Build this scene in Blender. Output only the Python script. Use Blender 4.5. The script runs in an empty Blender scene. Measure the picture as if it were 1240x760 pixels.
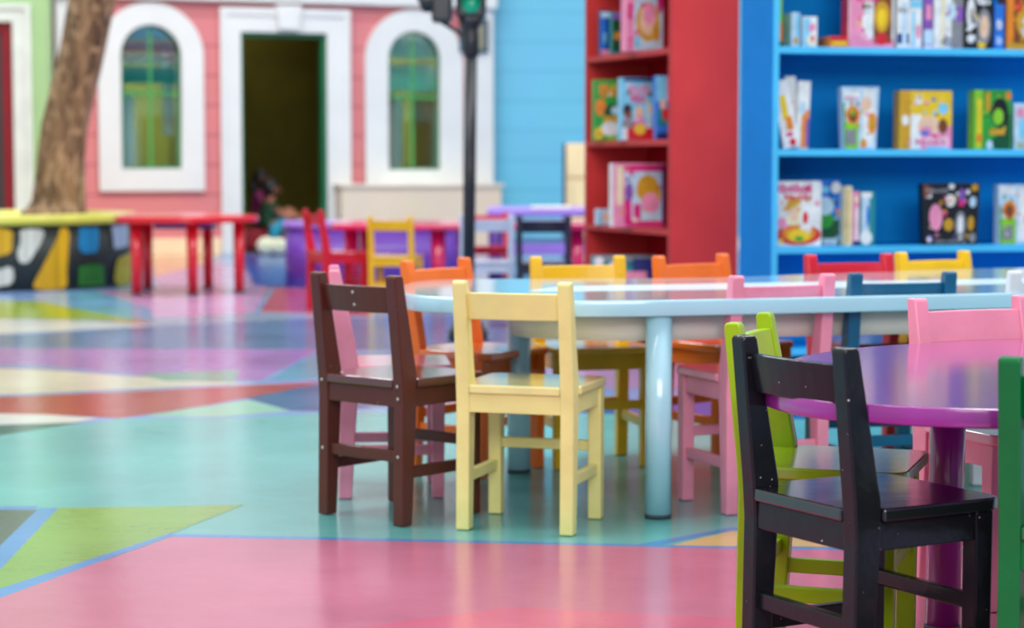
import bpy, bmesh, math, random
from mathutils import Vector, Matrix, noise
random.seed(7)
PI = math.pi
col = bpy.context.scene.collection

# ------------------------------------------------------------------ colours
def lin(c):
    return tuple(((v/255)/12.92 if v/255 <= .04045 else ((v/255+.055)/1.055)**2.4) for v in c) + (1,)

MATS = {}
def mat(name, rgb, rough=.35, coat=0.0, metal=0.0, vary=.06, vscale=3.0, bump=0.0, bscale=60, chips=0.0, stretch=(1,1,1), spec=.5):
    if name in MATS: return MATS[name]
    m = bpy.data.materials.new(name); m.use_nodes = True
    nt = m.node_tree; n = nt.nodes; l = nt.links
    b = n['Principled BSDF']
    c = lin(rgb)
    b.inputs['Roughness'].default_value = rough
    b.inputs['Coat Weight'].default_value = coat
    b.inputs['Coat Roughness'].default_value = .12
    b.inputs['Metallic'].default_value = metal
    b.inputs['Specular IOR Level'].default_value = spec
    tc = n.new('ShaderNodeTexCoord'); mp = n.new('ShaderNodeMapping')
    mp.inputs['Scale'].default_value = stretch
    l.new(tc.outputs['Object'], mp.inputs['Vector'])
    nz = n.new('ShaderNodeTexNoise'); nz.inputs['Scale'].default_value = vscale; nz.inputs['Detail'].default_value = 4
    l.new(mp.outputs['Vector'], nz.inputs['Vector'])
    rp = n.new('ShaderNodeValToRGB')
    rp.color_ramp.elements[0].position = .3; rp.color_ramp.elements[1].position = .7
    rp.color_ramp.elements[0].color = tuple(v*(1-vary*2) for v in c[:3])+(1,)
    rp.color_ramp.elements[1].color = tuple(min(1, v*(1+vary)) for v in c[:3])+(1,)
    l.new(nz.outputs['Fac'], rp.inputs['Fac'])
    outc = rp.outputs['Color']
    if chips:
        n2 = n.new('ShaderNodeTexNoise'); n2.inputs['Scale'].default_value = 95; n2.inputs['Detail'].default_value = 3
        l.new(tc.outputs['Object'], n2.inputs['Vector'])
        r2 = n.new('ShaderNodeValToRGB'); r2.color_ramp.elements[0].position = chips; r2.color_ramp.elements[1].position = chips+.015
        l.new(n2.outputs['Fac'], r2.inputs['Fac'])
        mx = n.new('ShaderNodeMix'); mx.data_type = 'RGBA'
        l.new(r2.outputs['Color'], mx.inputs[0]); l.new(outc, mx.inputs[6]); mx.inputs[7].default_value = (.7,.66,.6,1)
        outc = mx.outputs[2]
    l.new(outc, b.inputs['Base Color'])
    if bump:
        n3 = n.new('ShaderNodeTexNoise'); n3.inputs['Scale'].default_value = bscale; n3.inputs['Detail'].default_value = 5
        l.new(mp.outputs['Vector'], n3.inputs['Vector'])
        bp = n.new('ShaderNodeBump'); bp.inputs['Strength'].default_value = bump; bp.inputs['Distance'].default_value = .01
        l.new(n3.outputs['Fac'], bp.inputs['Height']); l.new(bp.outputs['Normal'], b.inputs['Normal'])
    MATS[name] = m
    return m

def siding(name, rgb, pitch, groove, depth=.5):
    """clapboard: saw-tooth of object Z for bump plus a darker seam"""
    m = bpy.data.materials.new(name); m.use_nodes = True
    nt = m.node_tree; n = nt.nodes; l = nt.links; b = n['Principled BSDF']
    b.inputs['Roughness'].default_value = .55
    tc = n.new('ShaderNodeTexCoord'); sx = n.new('ShaderNodeSeparateXYZ'); l.new(tc.outputs['Object'], sx.inputs[0])
    d = n.new('ShaderNodeMath'); d.operation = 'DIVIDE'; d.inputs[1].default_value = pitch; l.new(sx.outputs['Z'], d.inputs[0])
    f = n.new('ShaderNodeMath'); f.operation = 'FRACT'; l.new(d.outputs[0], f.inputs[0])
    r = n.new('ShaderNodeValToRGB'); e = r.color_ramp.elements
    c = lin(rgb); g = lin(groove)
    e[0].position = 0; e[0].color = g; e[1].position = .09; e[1].color = c
    e2 = r.color_ramp.elements.new(.97); e2.color = c; e3 = r.color_ramp.elements.new(1); e3.color = g
    l.new(f.outputs[0], r.inputs['Fac'])
    nz = n.new('ShaderNodeTexNoise'); nz.inputs['Scale'].default_value = 2
    l.new(tc.outputs['Object'], nz.inputs['Vector'])
    mx = n.new('ShaderNodeMix'); mx.data_type = 'RGBA'; mx.blend_type = 'MULTIPLY'; mx.inputs[0].default_value = .15
    l.new(r.outputs['Color'], mx.inputs[6]); l.new(nz.outputs['Color'], mx.inputs[7])
    l.new(mx.outputs[2], b.inputs['Base Color'])
    bp = n.new('ShaderNodeBump'); bp.inputs['Strength'].default_value = depth; bp.inputs['Distance'].default_value = .02; bp.invert = True
    l.new(f.outputs[0], bp.inputs['Height']); l.new(bp.outputs['Normal'], b.inputs['Normal'])
    MATS[name] = m
    return m

# ------------------------------------------------------------------ geometry
def box(bm, x0, x1, y0, y1, z0, z1, mi=0, bev=0.0, M=None):
    t = bmesh.new()
    vs = [t.verts.new((x, y, z)) for x in (x0, x1) for y in (y0, y1) for z in (z0, z1)]
    for f in ((0,1,3,2),(4,6,7,5),(0,4,5,1),(2,3,7,6),(0,2,6,4),(1,5,7,3)):
        t.faces.new([vs[i] for i in f])
    if bev: bmesh.ops.bevel(t, geom=t.edges[:], offset=bev, segments=2, affect='EDGES', profile=.5)
    return merge(bm, t, mi, M)

def merge(bm, t, mi=0, M=None, smooth=False):
    if M is not None: t.transform(M)
    bmesh.ops.recalc_face_normals(t, faces=t.faces[:])
    vm = {v: bm.verts.new(v.co) for v in t.verts}
    for f in t.faces:
        try:
            nf = bm.faces.new([vm[v] for v in f.verts]); nf.material_index = mi; nf.smooth = f.smooth or smooth
        except ValueError: pass
    t.free()
    return bm

def prism(bm, pts, a0, a1, axis='z', mi=0, bev=0.0, M=None, smooth=False):
    """polygon pts extruded along an axis. x: pts=(y,z)  y: pts=(x,z)  z: pts=(x,y)"""
    def P(p, a):
        return {'x': (a, p[0], p[1]), 'y': (p[0], a, p[1]), 'z': (p[0], p[1], a)}[axis]
    t = bmesh.new()
    A = [t.verts.new(P(p, a0)) for p in pts]; B = [t.verts.new(P(p, a1)) for p in pts]
    t.faces.new(A); t.faces.new(B[::-1])
    k = len(pts)
    for i in range(k):
        f = t.faces.new([A[i], A[(i+1) % k], B[(i+1) % k], B[i]]); f.smooth = smooth
    bmesh.ops.recalc_face_normals(t, faces=t.faces[:])
    if bev:
        ed = [e for e in t.edges if (not smooth) or len([f for f in e.link_faces if len(f.verts) > 4 or f.verts[:] == A]) == 1]
        bmesh.ops.bevel(t, geom=ed, offset=bev, segments=2, affect='EDGES', profile=.5)
    return merge(bm, t, mi, M)

def lathe(bm, prof, cx=0, cy=0, seg=24, mi=0, M=None, ang=None):
    """prof = [(r,z)] ; closed with caps when r>0 at the ends"""
    t = bmesh.new(); rings = []
    for r, z in prof:
        if r <= 1e-6: rings.append([t.verts.new((cx, cy, z))])
        else: rings.append([t.verts.new((cx+r*math.cos(2*PI*i/seg), cy+r*math.sin(2*PI*i/seg), z)) for i in range(seg)])
    for a, b in zip(rings, rings[1:]):
        for i in range(seg):
            j = (i+1) % seg
            if len(a) == 1 and len(b) == 1: continue
            if len(a) == 1: f = t.faces.new([a[0], b[i], b[j]])
            elif len(b) == 1: f = t.faces.new([a[i], b[0], a[j]])
            else: f = t.faces.new([a[i], a[j], b[j], b[i]])
            f.smooth = True
    if len(rings[0]) > 1: t.faces.new(rings[0])
    if len(rings[-1]) > 1: t.faces.new(rings[-1])
    return merge(bm, t, mi, M)

def cyl(bm, p0, p1, r0, r1=None, seg=16, mi=0):
    p0 = Vector(p0); p1 = Vector(p1); r1 = r0 if r1 is None else r1
    q = (p1-p0); L = q.length
    M = Matrix.Translation(p0) @ q.to_track_quat('Z', 'Y').to_matrix().to_4x4()
    return lathe(bm, [(r0, 0), (r1, L)], seg=seg, mi=mi, M=M)

def ball(bm, c, r, mi=0, sx=1, sy=1, sz=1, seg=16):
    pr = [(0 if k in (0, 10) else math.sin(PI*k/10), -math.cos(PI*k/10)) for k in range(11)]
    M = Matrix.Translation(Vector(c)) @ Matrix.Diagonal((r*sx, r*sy, r*sz, 1))
    return lathe(bm, pr, seg=seg, mi=mi, M=M)

def rounded(pts, n=5, closed=True):
    """Catmull-Rom through pts"""
    out = []; k = len(pts)
    for i in range(k):
        p0, p1, p2, p3 = [Vector(pts[(i+j-1) % k]) for j in range(4)]
        for s in range(n):
            t = s/n
            v = .5*((2*p1)+(-p0+p2)*t+(2*p0-5*p1+4*p2-p3)*t*t+(-p0+3*p1-3*p2+p3)*t**3)
            out.append((v.x, v.y))
    return out

def rrect(x0, x1, y0, y1, r, n=5):
    o = []
    for cx, cy, a in ((x1-r, y1-r, 0), (x0+r, y1-r, 90), (x0+r, y0+r, 180), (x1-r, y0+r, 270)):
        for k in range(n+1):
            t = math.radians(a+90*k/n); o.append((cx+r*math.cos(t), cy+r*math.sin(t)))
    return o

def mesh(name, bm):
    me = bpy.data.meshes.new(name); bm.to_mesh(me); bm.free(); return me

def obj(name, bm, mats, parent=None, loc=(0,0,0), rotz=0.0, label=None, cat=None, group=None, kind=None, scale=None):
    me = mesh(name, bm) if isinstance(bm, bmesh.types.BMesh) else bm
    o = bpy.data.objects.new(name, me); col.objects.link(o)
    if not isinstance(mats, (list, tuple)): mats = [mats]
    if not me.materials:
        for m in mats: me.materials.append(m)
    o.location = loc; o.rotation_euler = (0, 0, rotz)
    if scale: o.scale = scale
    if parent: o.parent = parent
    tag(o, label, cat, group, kind)
    return o

def tag(o, label=None, cat=None, group=None, kind=None):
    for k, v in (('label', label), ('category', cat), ('group', group), ('kind', kind)):
        if v: o[k] = v

def thing(name, label, cat, loc=(0,0,0), rotz=0.0, group=None):
    o = bpy.data.objects.new(name, None); col.objects.link(o)
    o.empty_display_size = .1
    o.location = loc; o.rotation_euler = (0, 0, rotz)
    tag(o, label, cat, group)
    return o

def B(): return bmesh.new()
def rot_of(d): return math.atan2(d[1], d[0])

# ------------------------------------------------------------------ camera
cam_d = bpy.data.cameras.new('camera'); cam = bpy.data.objects.new('camera', cam_d); col.objects.link(cam)
cam.location = (0, 0, .88); cam.rotation_euler = (PI/2 - math.atan(183/2500), 0, 0)
cam_d.sensor_width = 36; cam_d.lens = 36*2500/1240
cam_d.clip_end = 200
cam_d.dof.use_dof = True; cam_d.dof.focus_distance = 3.75; cam_d.dof.aperture_fstop = 3.9; cam_d.dof.aperture_blades = 0
bpy.context.scene.camera = cam

# ------------------------------------------------------------------ light
sc = bpy.context.scene
sc.view_settings.view_transform = 'Standard'; sc.view_settings.look = 'None'; sc.view_settings.exposure = 0.0
w = bpy.data.worlds.new('world'); sc.world = w; w.use_nodes = True
w.node_tree.nodes['Background'].inputs['Color'].default_value = (.90, .95, 1.0, 1)
w.node_tree.nodes['Background'].inputs['Strength'].default_value = 0.66
def area(name, loc, sx, sy, e, c=(1,.995,.985), rx=0.0, ry=0.0):
    d = bpy.data.lights.new(name, 'AREA'); d.shape = 'RECTANGLE'; d.size = sx; d.size_y = sy; d.energy = e; d.color = c
    o = bpy.data.objects.new(name, d); col.objects.link(o); o.location = loc; o.rotation_euler = (rx, ry, 0)
area('ceiling_and_fill_light', (-3, 5, 6.5), 5, 5, 430)
area('ceiling_and_fill_light', (4, 8, 6.5), 5, 4, 430)
area('ceiling_and_fill_light', (-2, 15, 6.5), 8, 4, 640)
area('ceiling_and_fill_light', (1.5, -4, 4.2), 7, 3, 420, rx=math.radians(55))  # added soft front fill from behind the camera, no ceiling lamp hangs there

# ------------------------------------------------------------------ floor
FC = {'sky':(134,170,226),'teal':(106,192,188),'peach':(236,178,132),'lilac':(196,160,206),'lilac2':(212,170,216),'sky2':(120,180,214),
'tealm':(110,178,186),'royal':(14,96,190),'steelp':(158,178,206),'rose':(204,92,116),'lime':(164,190,40),'orange':(216,170,50),
'white':(222,226,218),'steel':(96,136,180),'lilacd':(176,130,200),'cream':(226,222,196),'tealg':(126,180,160),'seablue':(92,166,190),
'brick':(182,66,62),'tealdk':(26,112,100),'deep':(30,102,150),'mint':(150,212,184),'deepb':(44,92,176),'olive':(74,96,92),
'line':(86,152,216),'green':(132,180,80),'pink':(208,122,150),'tan':(228,192,128),'pink2':(222,112,142),'line2':(130,178,220)}
def floor_mat(name, rgb):
    m = bpy.data.materials.new('floor_'+name); m.use_nodes = True
    n = m.node_tree.nodes; l = m.node_tree.links; b = n['Principled BSDF']
    b.inputs['IOR'].default_value = 1.5
    tc = n.new('ShaderNodeTexCoord')
    nz = n.new('ShaderNodeTexNoise'); nz.inputs['Scale'].default_value = 1.6; nz.inputs['Detail'].default_value = 7; nz.inputs['Roughness'].default_value = .65
    l.new(tc.outputs['Object'], nz.inputs['Vector'])
    c = tuple(v*.74 for v in lin(rgb)[:3])+(1,); rp = n.new('ShaderNodeValToRGB'); rp.color_ramp.elements[0].position = .3; rp.color_ramp.elements[1].position = .7
    rp.color_ramp.elements[0].color = tuple(v*.84 for v in c[:3])+(1,); rp.color_ramp.elements[1].color = tuple(min(1, v*1.08+.004) for v in c[:3])+(1,)
    l.new(nz.outputs['Fac'], rp.inputs['Fac'])
    nq = n.new('ShaderNodeTexNoise'); nq.inputs['Scale'].default_value = .9; nq.inputs['Detail'].default_value = 8; nq.inputs['Roughness'].default_value = .7; nq.inputs['Distortion'].default_value = .6
    l.new(tc.outputs['Object'], nq.inputs['Vector'])
    rq = n.new('ShaderNodeMapRange'); rq.inputs['From Min'].default_value = .45; rq.inputs['From Max'].default_value = .75; rq.inputs['To Max'].default_value = .28
    l.new(nq.outputs['Fac'], rq.inputs['Value'])
    mq = n.new('ShaderNodeMix'); mq.data_type = 'RGBA'; l.new(rq.outputs[0], mq.inputs[0]); l.new(rp.outputs['Color'], mq.inputs[6]); mq.inputs[7].default_value = (c[0]*.8+.05, c[1]*.8+.02, c[2]*.8+.09, 1)
    l.new(mq.outputs[2], b.inputs['Base Color'])
    mr = n.new('ShaderNodeMapRange'); mr.inputs['To Min'].default_value = .13; mr.inputs['To Max'].default_value = .26
    l.new(nz.outputs['Fac'], mr.inputs['Value']); l.new(mr.outputs[0], b.inputs['Roughness'])
    n3 = n.new('ShaderNodeTexNoise'); n3.inputs['Scale'].default_value = 14; n3.inputs['Detail'].default_value = 3
    l.new(tc.outputs['Object'], n3.inputs['Vector'])
    bp = n.new('ShaderNodeBump'); bp.inputs['Strength'].default_value = .10; bp.inputs['Distance'].default_value = .01
    l.new(n3.outputs['Fac'], bp.inputs['Height']); l.new(bp.outputs['Normal'], b.inputs['Normal'])
    return m
FLOOR =  [('sky',[(-8.74,21.41),(7.54,21.41),(2.4,6.78),(-2.79,6.78)]),('teal',[(-1.8,6.58),(-1.54,6.85),(-1.35,7.07),(-0.97,7.09),(-0.67,7.24),(-0.18,7.31),(0.23,7.31),(3.74,7.26),(1.98,3.08),(0.5,0.72),(-0.82,0.72),(-1.66,3.08),(-3.29,6.58)]),('peach',[(-3.98,14.21),(-2.96,14.49),(-3.0,21.41),(-4.11,21.41),(-5.02,17.92),(-8.89,17.92),(-7.06,14.21)]),('peach',[(-3.64,21.41),(-2.96,21.41),(-2.69,17.92),(-2.78,15.96)]),('lilac',[(-2.76,15.85),(-2.68,17.92),(-2.33,18.21),(-1.61,14.58),(-1.45,12.15),(-2.58,12.87),(-2.8,13.85),(-2.42,14.39)]),('lilac2',[(-2.88,14.21),(-1.65,14.21),(-1.43,11.76),(-2.22,11.76)]),('sky2',[(-2.67,12.43),(-3.04,13.18),(-3.07,14.21),(-2.86,14.21),(-2.22,12.57),(-1.97,11.4),(-2.22,11.76)]),('tealm',[(-2.7,12.57),(-2.37,12.57),(-2.08,11.64),(-2.12,11.52)]),('royal',[(-2.6,19.68),(-2.05,19.68),(-1.54,14.21),(-1.86,14.88)]),('steelp',[(-2.08,11.64),(-1.46,12.15),(-0.31,12.72),(-0.27,11.11),(-1.91,10.83)]),('rose',[(-1.74,14.58),(-1.04,14.39),(-0.81,11.89),(-1.51,12.22)]),('lime',[(-3.8,13.34),(-3.04,13.18),(-2.07,11.46),(-3.37,11.83),(-5.88,11.83),(-6.63,13.34)]),('orange',[(-2.29,11.64),(-2.02,11.46),(-2.03,11.34),(-2.19,11.4)]),('white',[(-3.35,11.76),(-2.4,11.52),(-1.9,11.16),(-2.96,10.37),(-5.16,10.37),(-5.85,11.76)]),('steel',[(-2.94,10.32),(-2.4,10.67),(-1.93,11.16),(-1.08,11.7),(-0.1,12.02),(1.22,10.83),(1.09,9.72),(-0.9,9.72),(-2.81,9.85),(-4.91,9.85),(-5.14,10.32)]),('lilacd',[(-2.8,9.81),(-0.92,9.72),(-1.01,8.31),(-1.11,8.35),(-1.68,8.51),(-2.57,9.0),(-4.48,9.0),(-4.88,9.81)]),('cream',[(-2.54,8.89),(-2.01,8.78),(-1.53,8.47),(-1.09,8.25),(-1.02,8.22),(-2.2,7.7),(-3.84,7.7),(-4.43,8.89)]),('tealg',[(-1.58,8.57),(-1.3,8.71),(-1.16,8.75),(-1.12,8.25),(-1.4,8.31)]),('seablue',[(-0.9,9.51),(-0.98,8.38),(0.27,8.41),(0.31,9.51)]),('brick',[(-2.18,7.64),(-1.5,7.92),(-0.79,8.28),(-0.76,8.25),(-0.99,7.7),(-1.23,7.26),(-1.36,7.09),(-1.62,7.19),(-2.07,7.26),(-3.62,7.26),(-3.81,7.64)]),('white',[(-2.07,7.26),(-1.62,7.19),(-1.43,7.09),(-1.49,6.96),(-1.96,6.87),(-3.43,6.87),(-3.62,7.26)]),('tealdk',[(-1.95,6.83),(-1.62,6.93),(-1.46,6.98),(-1.58,6.78),(-1.82,6.35),(-3.17,6.35),(-3.41,6.83)]),('deep',[(-1.0,7.7),(-0.77,8.19),(0.27,8.28),(0.26,8.04),(-0.65,7.28),(-0.79,7.31)]),('mint',[(-1.28,7.14),(-1.16,7.38),(-1.01,7.59),(-0.98,7.64),(-0.79,7.31),(-1.0,7.12)]),('lilac',[(-0.08,9.43),(4.85,9.43),(4.14,8.04),(-0.07,8.04)]),('deepb',[(0.21,7.48),(1.2,7.64),(3.85,7.48),(3.63,7.05),(0.68,7.07),(0.23,7.26)]),('olive',[(-1.47,5.2),(-1.21,5.21),(-1.18,4.71),(-1.16,4.08)]),('line',[(-1.49,5.26),(-1.22,5.26),(-1.21,5.2),(-1.47,5.2)]),('line',[(-1.21,5.23),(-1.16,5.23),(-1.11,4.42),(-1.09,3.95),(-1.16,4.08),(-1.18,4.71)]),('green',[(-1.16,5.23),(-0.93,5.25),(-0.69,5.28),(-0.81,4.87),(-1.06,4.22),(-1.08,4.18),(-1.11,4.42)]),('pink',[(-0.8,4.83),(0.0,4.73),(0.49,4.68),(1.27,4.63),(2.31,3.6),(0.5,0.72),(-0.82,0.72),(-1.41,3.08),(-1.04,4.15)]),('line',[(-0.81,4.88),(-0.81,4.82),(-1.04,4.13),(-1.4,3.06),(-1.45,3.17),(-1.06,4.23)]),('line',[(-0.82,4.86),(0.0,4.76),(0.49,4.7),(1.28,4.65),(1.27,4.62),(0.49,4.67),(0.0,4.73),(-0.81,4.82)]),('line',[(0.29,4.72),(0.53,4.95),(0.78,4.93),(1.31,4.76),(1.3,4.72),(0.77,4.88),(0.53,4.91),(0.34,4.72)]),('tan',[(0.37,4.71),(0.52,4.89),(0.77,4.87),(1.3,4.71),(1.28,4.66),(0.8,4.69),(0.49,4.7)]),('pink2',[(-0.3,3.86),(0.0,4.05),(0.45,3.94),(0.6,3.08),(-0.02,2.69)]),('line2',[(-2.24,9.0),(-2.04,8.93),(-1.55,8.57),(-1.54,8.51),(-2.02,8.82),(-2.21,8.89)]),('line2',[(-0.91,9.68),(-0.9,9.68),(-1.0,8.31),(-1.02,8.31)]),('line2',[(-1.66,14.39),(-1.7,14.39),(-1.51,12.02),(-1.48,12.02)])]
names = list(FC); bm = B()
f = bm.faces.new([bm.verts.new(p) for p in ((-30,-12,0),(30,-12,0),(30,40,0),(-30,40,0))]); f.material_index = 0
for k, (c, pts) in enumerate(FLOOR[1:]):
    vs = [bm.verts.new((x, y, .00002*(k+1))) for x, y in pts]
    f = bm.faces.new(vs); f.material_index = names.index(c); f.normal_update()
    if f.normal.z < 0: f.normal_flip()
obj('floor', bm, [floor_mat(n_, FC[n_]) for n_ in names], kind='structure')
Z0 = .0012

# ------------------------------------------------------------------ chairs
PC = {
 'brown':(88,42,34), 'pink':(244,150,178), 'cream':(242,230,150), 'orange':(240,116,40), 'yellow':(238,184,20), 'navy':(20,92,130),
 'lime':(160,196,10), 'black':(24,26,31), 'green':(0,112,54), 'red':(206,24,48), 'white':(226,230,238), 'paleblue':(196,208,232), 'dark':(36,38,60),
}
for k_, v_ in PC.items():
    mat('paint_'+k_, v_, rough=.33 if k_ != 'black' else .24, coat=.15, spec=.32, vary=.05, vscale=9, bump=.12, bscale=40,
        chips={'black':.735,'brown':.765,'navy':.77}.get(k_, 0), stretch=(1,1,1))

for k_, v_ in PC.items():
    mat('gloss_'+k_, v_, rough=.22, coat=1.0, vary=.07, vscale=7, bump=.15, bscale=25, chips={'black':.76,'brown':.78}.get(k_, 0), stretch=(1,1,1))
    MATS['gloss_'+k_].node_tree.nodes['Principled BSDF'].inputs['Coat IOR'].default_value = 1.55
def post_bm(s):
    x = s*.13
    pts = [(-.147,0),(-.112,0),(-.094,.30),(-.094,.36),(-.140,.594),(-.144,.600),(-.166,.600),(-.170,.594),(-.146,.36),(-.142,.30)]
    return prism(B(), pts, x-.0165, x+.0165, 'x', bev=.0035)
def fleg_bm(s):
    x = s*.13
    bm = prism(B(), [(.098,0),(.130,0),(.133,.33),(.097,.33)], x-.0165, x+.0165, 'x', bev=.003)
    return bm
def seat_bm():
    h = .152; n = []
    pts = [(-.113,-.146),(.113,-.146),(.113,-.0935),(h,-.0935)]
    for k in range(6):
        a = math.radians(90*k/5); pts.append((h-.03+.03*math.cos(a), .152-.03+.03*math.sin(a)))
    pts += [(-x, y) for x, y in pts[::-1][:6]] + [(-h,-.0935),(-.113,-.0935)]
    # remove duplicated mirrored order
    return prism(B(), pts, .330, .351, 'z', bev=.004)
def rail_bm(z0, z1, y, bow=.012, th=.017):
    a = []; b = []
    for k in range(9):
        u = -1+2*k/8; yy = y-bow*(1-u*u)
        a.append((u*.114, yy-th/2)); b.append((u*.114, yy+th/2))
    bm = prism(B(), a+b[::-1], z0, z1, 'z', bev=.0025)
    lean = -.19  # shear with the posts
    for v in bm.verts: v.co.y += (v.co.z-(z0+z1)/2)*lean
    return bm
CH = {
 'seat': mesh('seat', seat_bm()),
 'rear_leg_l': mesh('rear_leg', post_bm(-1)), 'rear_leg_r': mesh('rear_leg', post_bm(1)),
 'front_leg_l': mesh('front_leg', fleg_bm(-1)), 'front_leg_r': mesh('front_leg', fleg_bm(1)),
 'back_rail': mesh('back_rail', rail_bm(.508,.572,-.142)),
 'lower_rail': mesh('lower_rail', rail_bm(.40,.44,-.118)),
 'apron_b': mesh('apron', box(B(), -.115,.115,-.138,-.120,.284,.3296, bev=.002)),
 'apron_f': mesh('apron', box(B(), -.115,.115,.105,.124,.284,.3296, bev=.002)),
 'apron_l': mesh('apron', box(B(), -.141,-.123,-.094,.098,.284,.3296, bev=.002)),
 'apron_r': mesh('apron', box(B(), .123,.141,-.094,.098,.284,.3296, bev=.002)),
 'stretcher_b': mesh('stretcher', box(B(), -.115,.115,-.134,-.116,.150,.178, bev=.003)),
 'stretcher_f': mesh('stretcher', box(B(), -.115,.115,.106,.124,.168,.194, bev=.003)),
 'stretcher_l': mesh('stretcher', box(B(), -.139,-.121,-.112,.100,.112,.140, bev=.003)),
 'stretcher_r': mesh('stretcher', box(B(), .121,.139,-.112,.100,.112,.140, bev=.003)),
}
for me_ in CH.values(): me_.materials.append(MATS['paint_cream'])
def screws_bm(x0, pts):
    bm = B()
    for (x, z, y) in pts: lathe(bm, [(.0045, 0), (.0035, .0012), (0, .0016)], seg=12, M=Matrix.Translation((x, y, z)) @ Matrix.Rotation(PI/2, 4, 'X'))
    return bm
SCREW = mesh('screw', screws_bm(0, [(0, 0, 0)])); SCREW.materials.append(mat('screw_steel', (200,196,190), rough=.4, metal=.6))

def chair(colour, x, y, deg, label, group=None, rear=True, lower=False, screws=False, s=1.0):
    root = thing('child_chair', label, 'chair', (x, y, Z0), -math.radians(deg), group)
    root.scale = (s, s, s)
    for key, me_ in CH.items():
        if key == 'lower_rail' and not lower: continue
        if key == 'stretcher_b' and not rear: continue
        nm = {'rear':'rear_leg','front':'front_leg','apron':'apron','stretcher':'stretcher'}.get(key.split('_')[0], key)
        o = bpy.data.objects.new(nm, me_); col.objects.link(o); o.parent = root
        o.material_slots[0].link = 'OBJECT'; o.material_slots[0].material = MATS[('gloss_' if key == 'seat' else 'paint_')+colour]
    if screws:
        for (px, pz, py) in screws:
            o = bpy.data.objects.new('screw', SCREW); col.objects.link(o); o.parent = root; o.location = (px, py, pz)
    return root

SC = [(.13,.335,-.1462),(.13,.305,-.1440),(-.13,.335,-.1462),(.13,.166,-.1452),(-.13,.166,-.1452)]
chair('brown', -.278, 5.152, 41.4, s=1.015, label= 'dark brown chair with pale screw heads, leftmost at the long light blue table', screws=SC+[(0,.556,-.1655),(0,.526,-.1595)])
chair('cream', .049, 5.005, 18, 'pale cream yellow chair standing in front of the blue table', rear=False)
chair('pink', -.3205, 5.52, 85, 'pink chair seen side on, mostly hidden behind the dark brown chair')
chair('orange', -.098, 5.903, 127.5, 'orange chair at the left end of the blue table, just behind the brown chair')
chair('yellow', .234, 6.035, 166, 'yellow chair across the blue table, in front of the red bookcase shelves')
chair('orange', .637, 6.15, 143, 'orange chair across the blue table, in front of the red bookcase side panel')
chair('pink', .618, 5.299, -22, 'pink chair facing away at the blue table, just right of its front round leg')
chair('navy', .961, 5.422, -14, 'dark teal blue chair pushed up to the blue table')
chair('red', 1.081, 6.185, 162, 'red chair on the far side of the blue table, in front of the blue bookcase')
chair('yellow', 1.405, 6.38, 150, 'yellow chair on the far side of the blue table, in front of the blue bookcase')
chair('white', 1.415, 5.51, -6, 'white chair at the right end of the blue table, cut by the frame edge')
chair('pink', 1.018, 4.165, 157, 'pink chair facing the camera across the purple table')
chair('lime', .578, 3.68, 109, 'lime green chair at the purple table behind the black chair')
chair('black', .576, 3.303, 60.6, 'worn glossy black chair with chipped paint, nearest the camera')
chair('green', .903, 3.06, 24, 'deep green chair at the right edge beside the black chair')
chair('red', -1.05, 12.40, 64, 'bright red chair seen side on by the far magenta table')
chair('yellow', -.695, 12.35, 10, 'mustard yellow chair facing the far magenta table', s=.94)
chair('paleblue', -.136, 11.306, 0, 'pale grey blue chair behind the traffic light pole')
chair('dark', .174, 11.132, 2, 'dark navy chair facing away at the far magenta table', lower=False)
chair('red', -.16, 14.15, 180, 'red chair on the far side of the magenta table, only its top showing', s=.9)

# ------------------------------------------------------------------ tables
def table_leg(name, parent, m, x, y, z1, r0, r1=None, dx=0, dy=0):
    bm = cyl(B(), (x+dx, y+dy, Z0+.008), (x, y, z1), r0, r1 or r0, seg=24)
    return bm

def make_table(name, label, outline, z1, th, m, legs, r, loc=(0,0,0), rfoot=None, apron=None, splay=0):
    root = thing(name, label, 'table', (outline_c(outline)[0], outline_c(outline)[1], Z0))
    cx, cy = outline_c(outline)
    loc_ = (-cx, -cy, -Z0)
    pts = rounded(outline, 4)
    obj('tabletop', prism(B(), pts, z1-th, z1, 'z', bev=.004, smooth=True), m, root, loc=loc_)
    for (x, y) in legs:
        d = Vector((x-cx, y-cy)); d = d.normalized()*splay if splay else d*0
        bm = cyl(B(), (x+d.x, y+d.y, Z0+.010), (x, y, z1-th-.0005), rfoot or r, r, seg=28)
        lg = obj('leg', bm, m, root, loc=loc_)
        obj('foot_cap', lathe(B(), [(r*1.02, 0), (r*1.02, .010)], cx=x+d.x, cy=y+d.y, seg=24, M=Matrix.Translation((0,0,Z0))), mat('rubber', (50,70,80), rough=.7), lg)
    return root, loc_
def outline_c(o): return (round(sum(p[0] for p in o)/len(o), 3), round(sum(p[1] for p in o)/len(o), 3))

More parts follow.
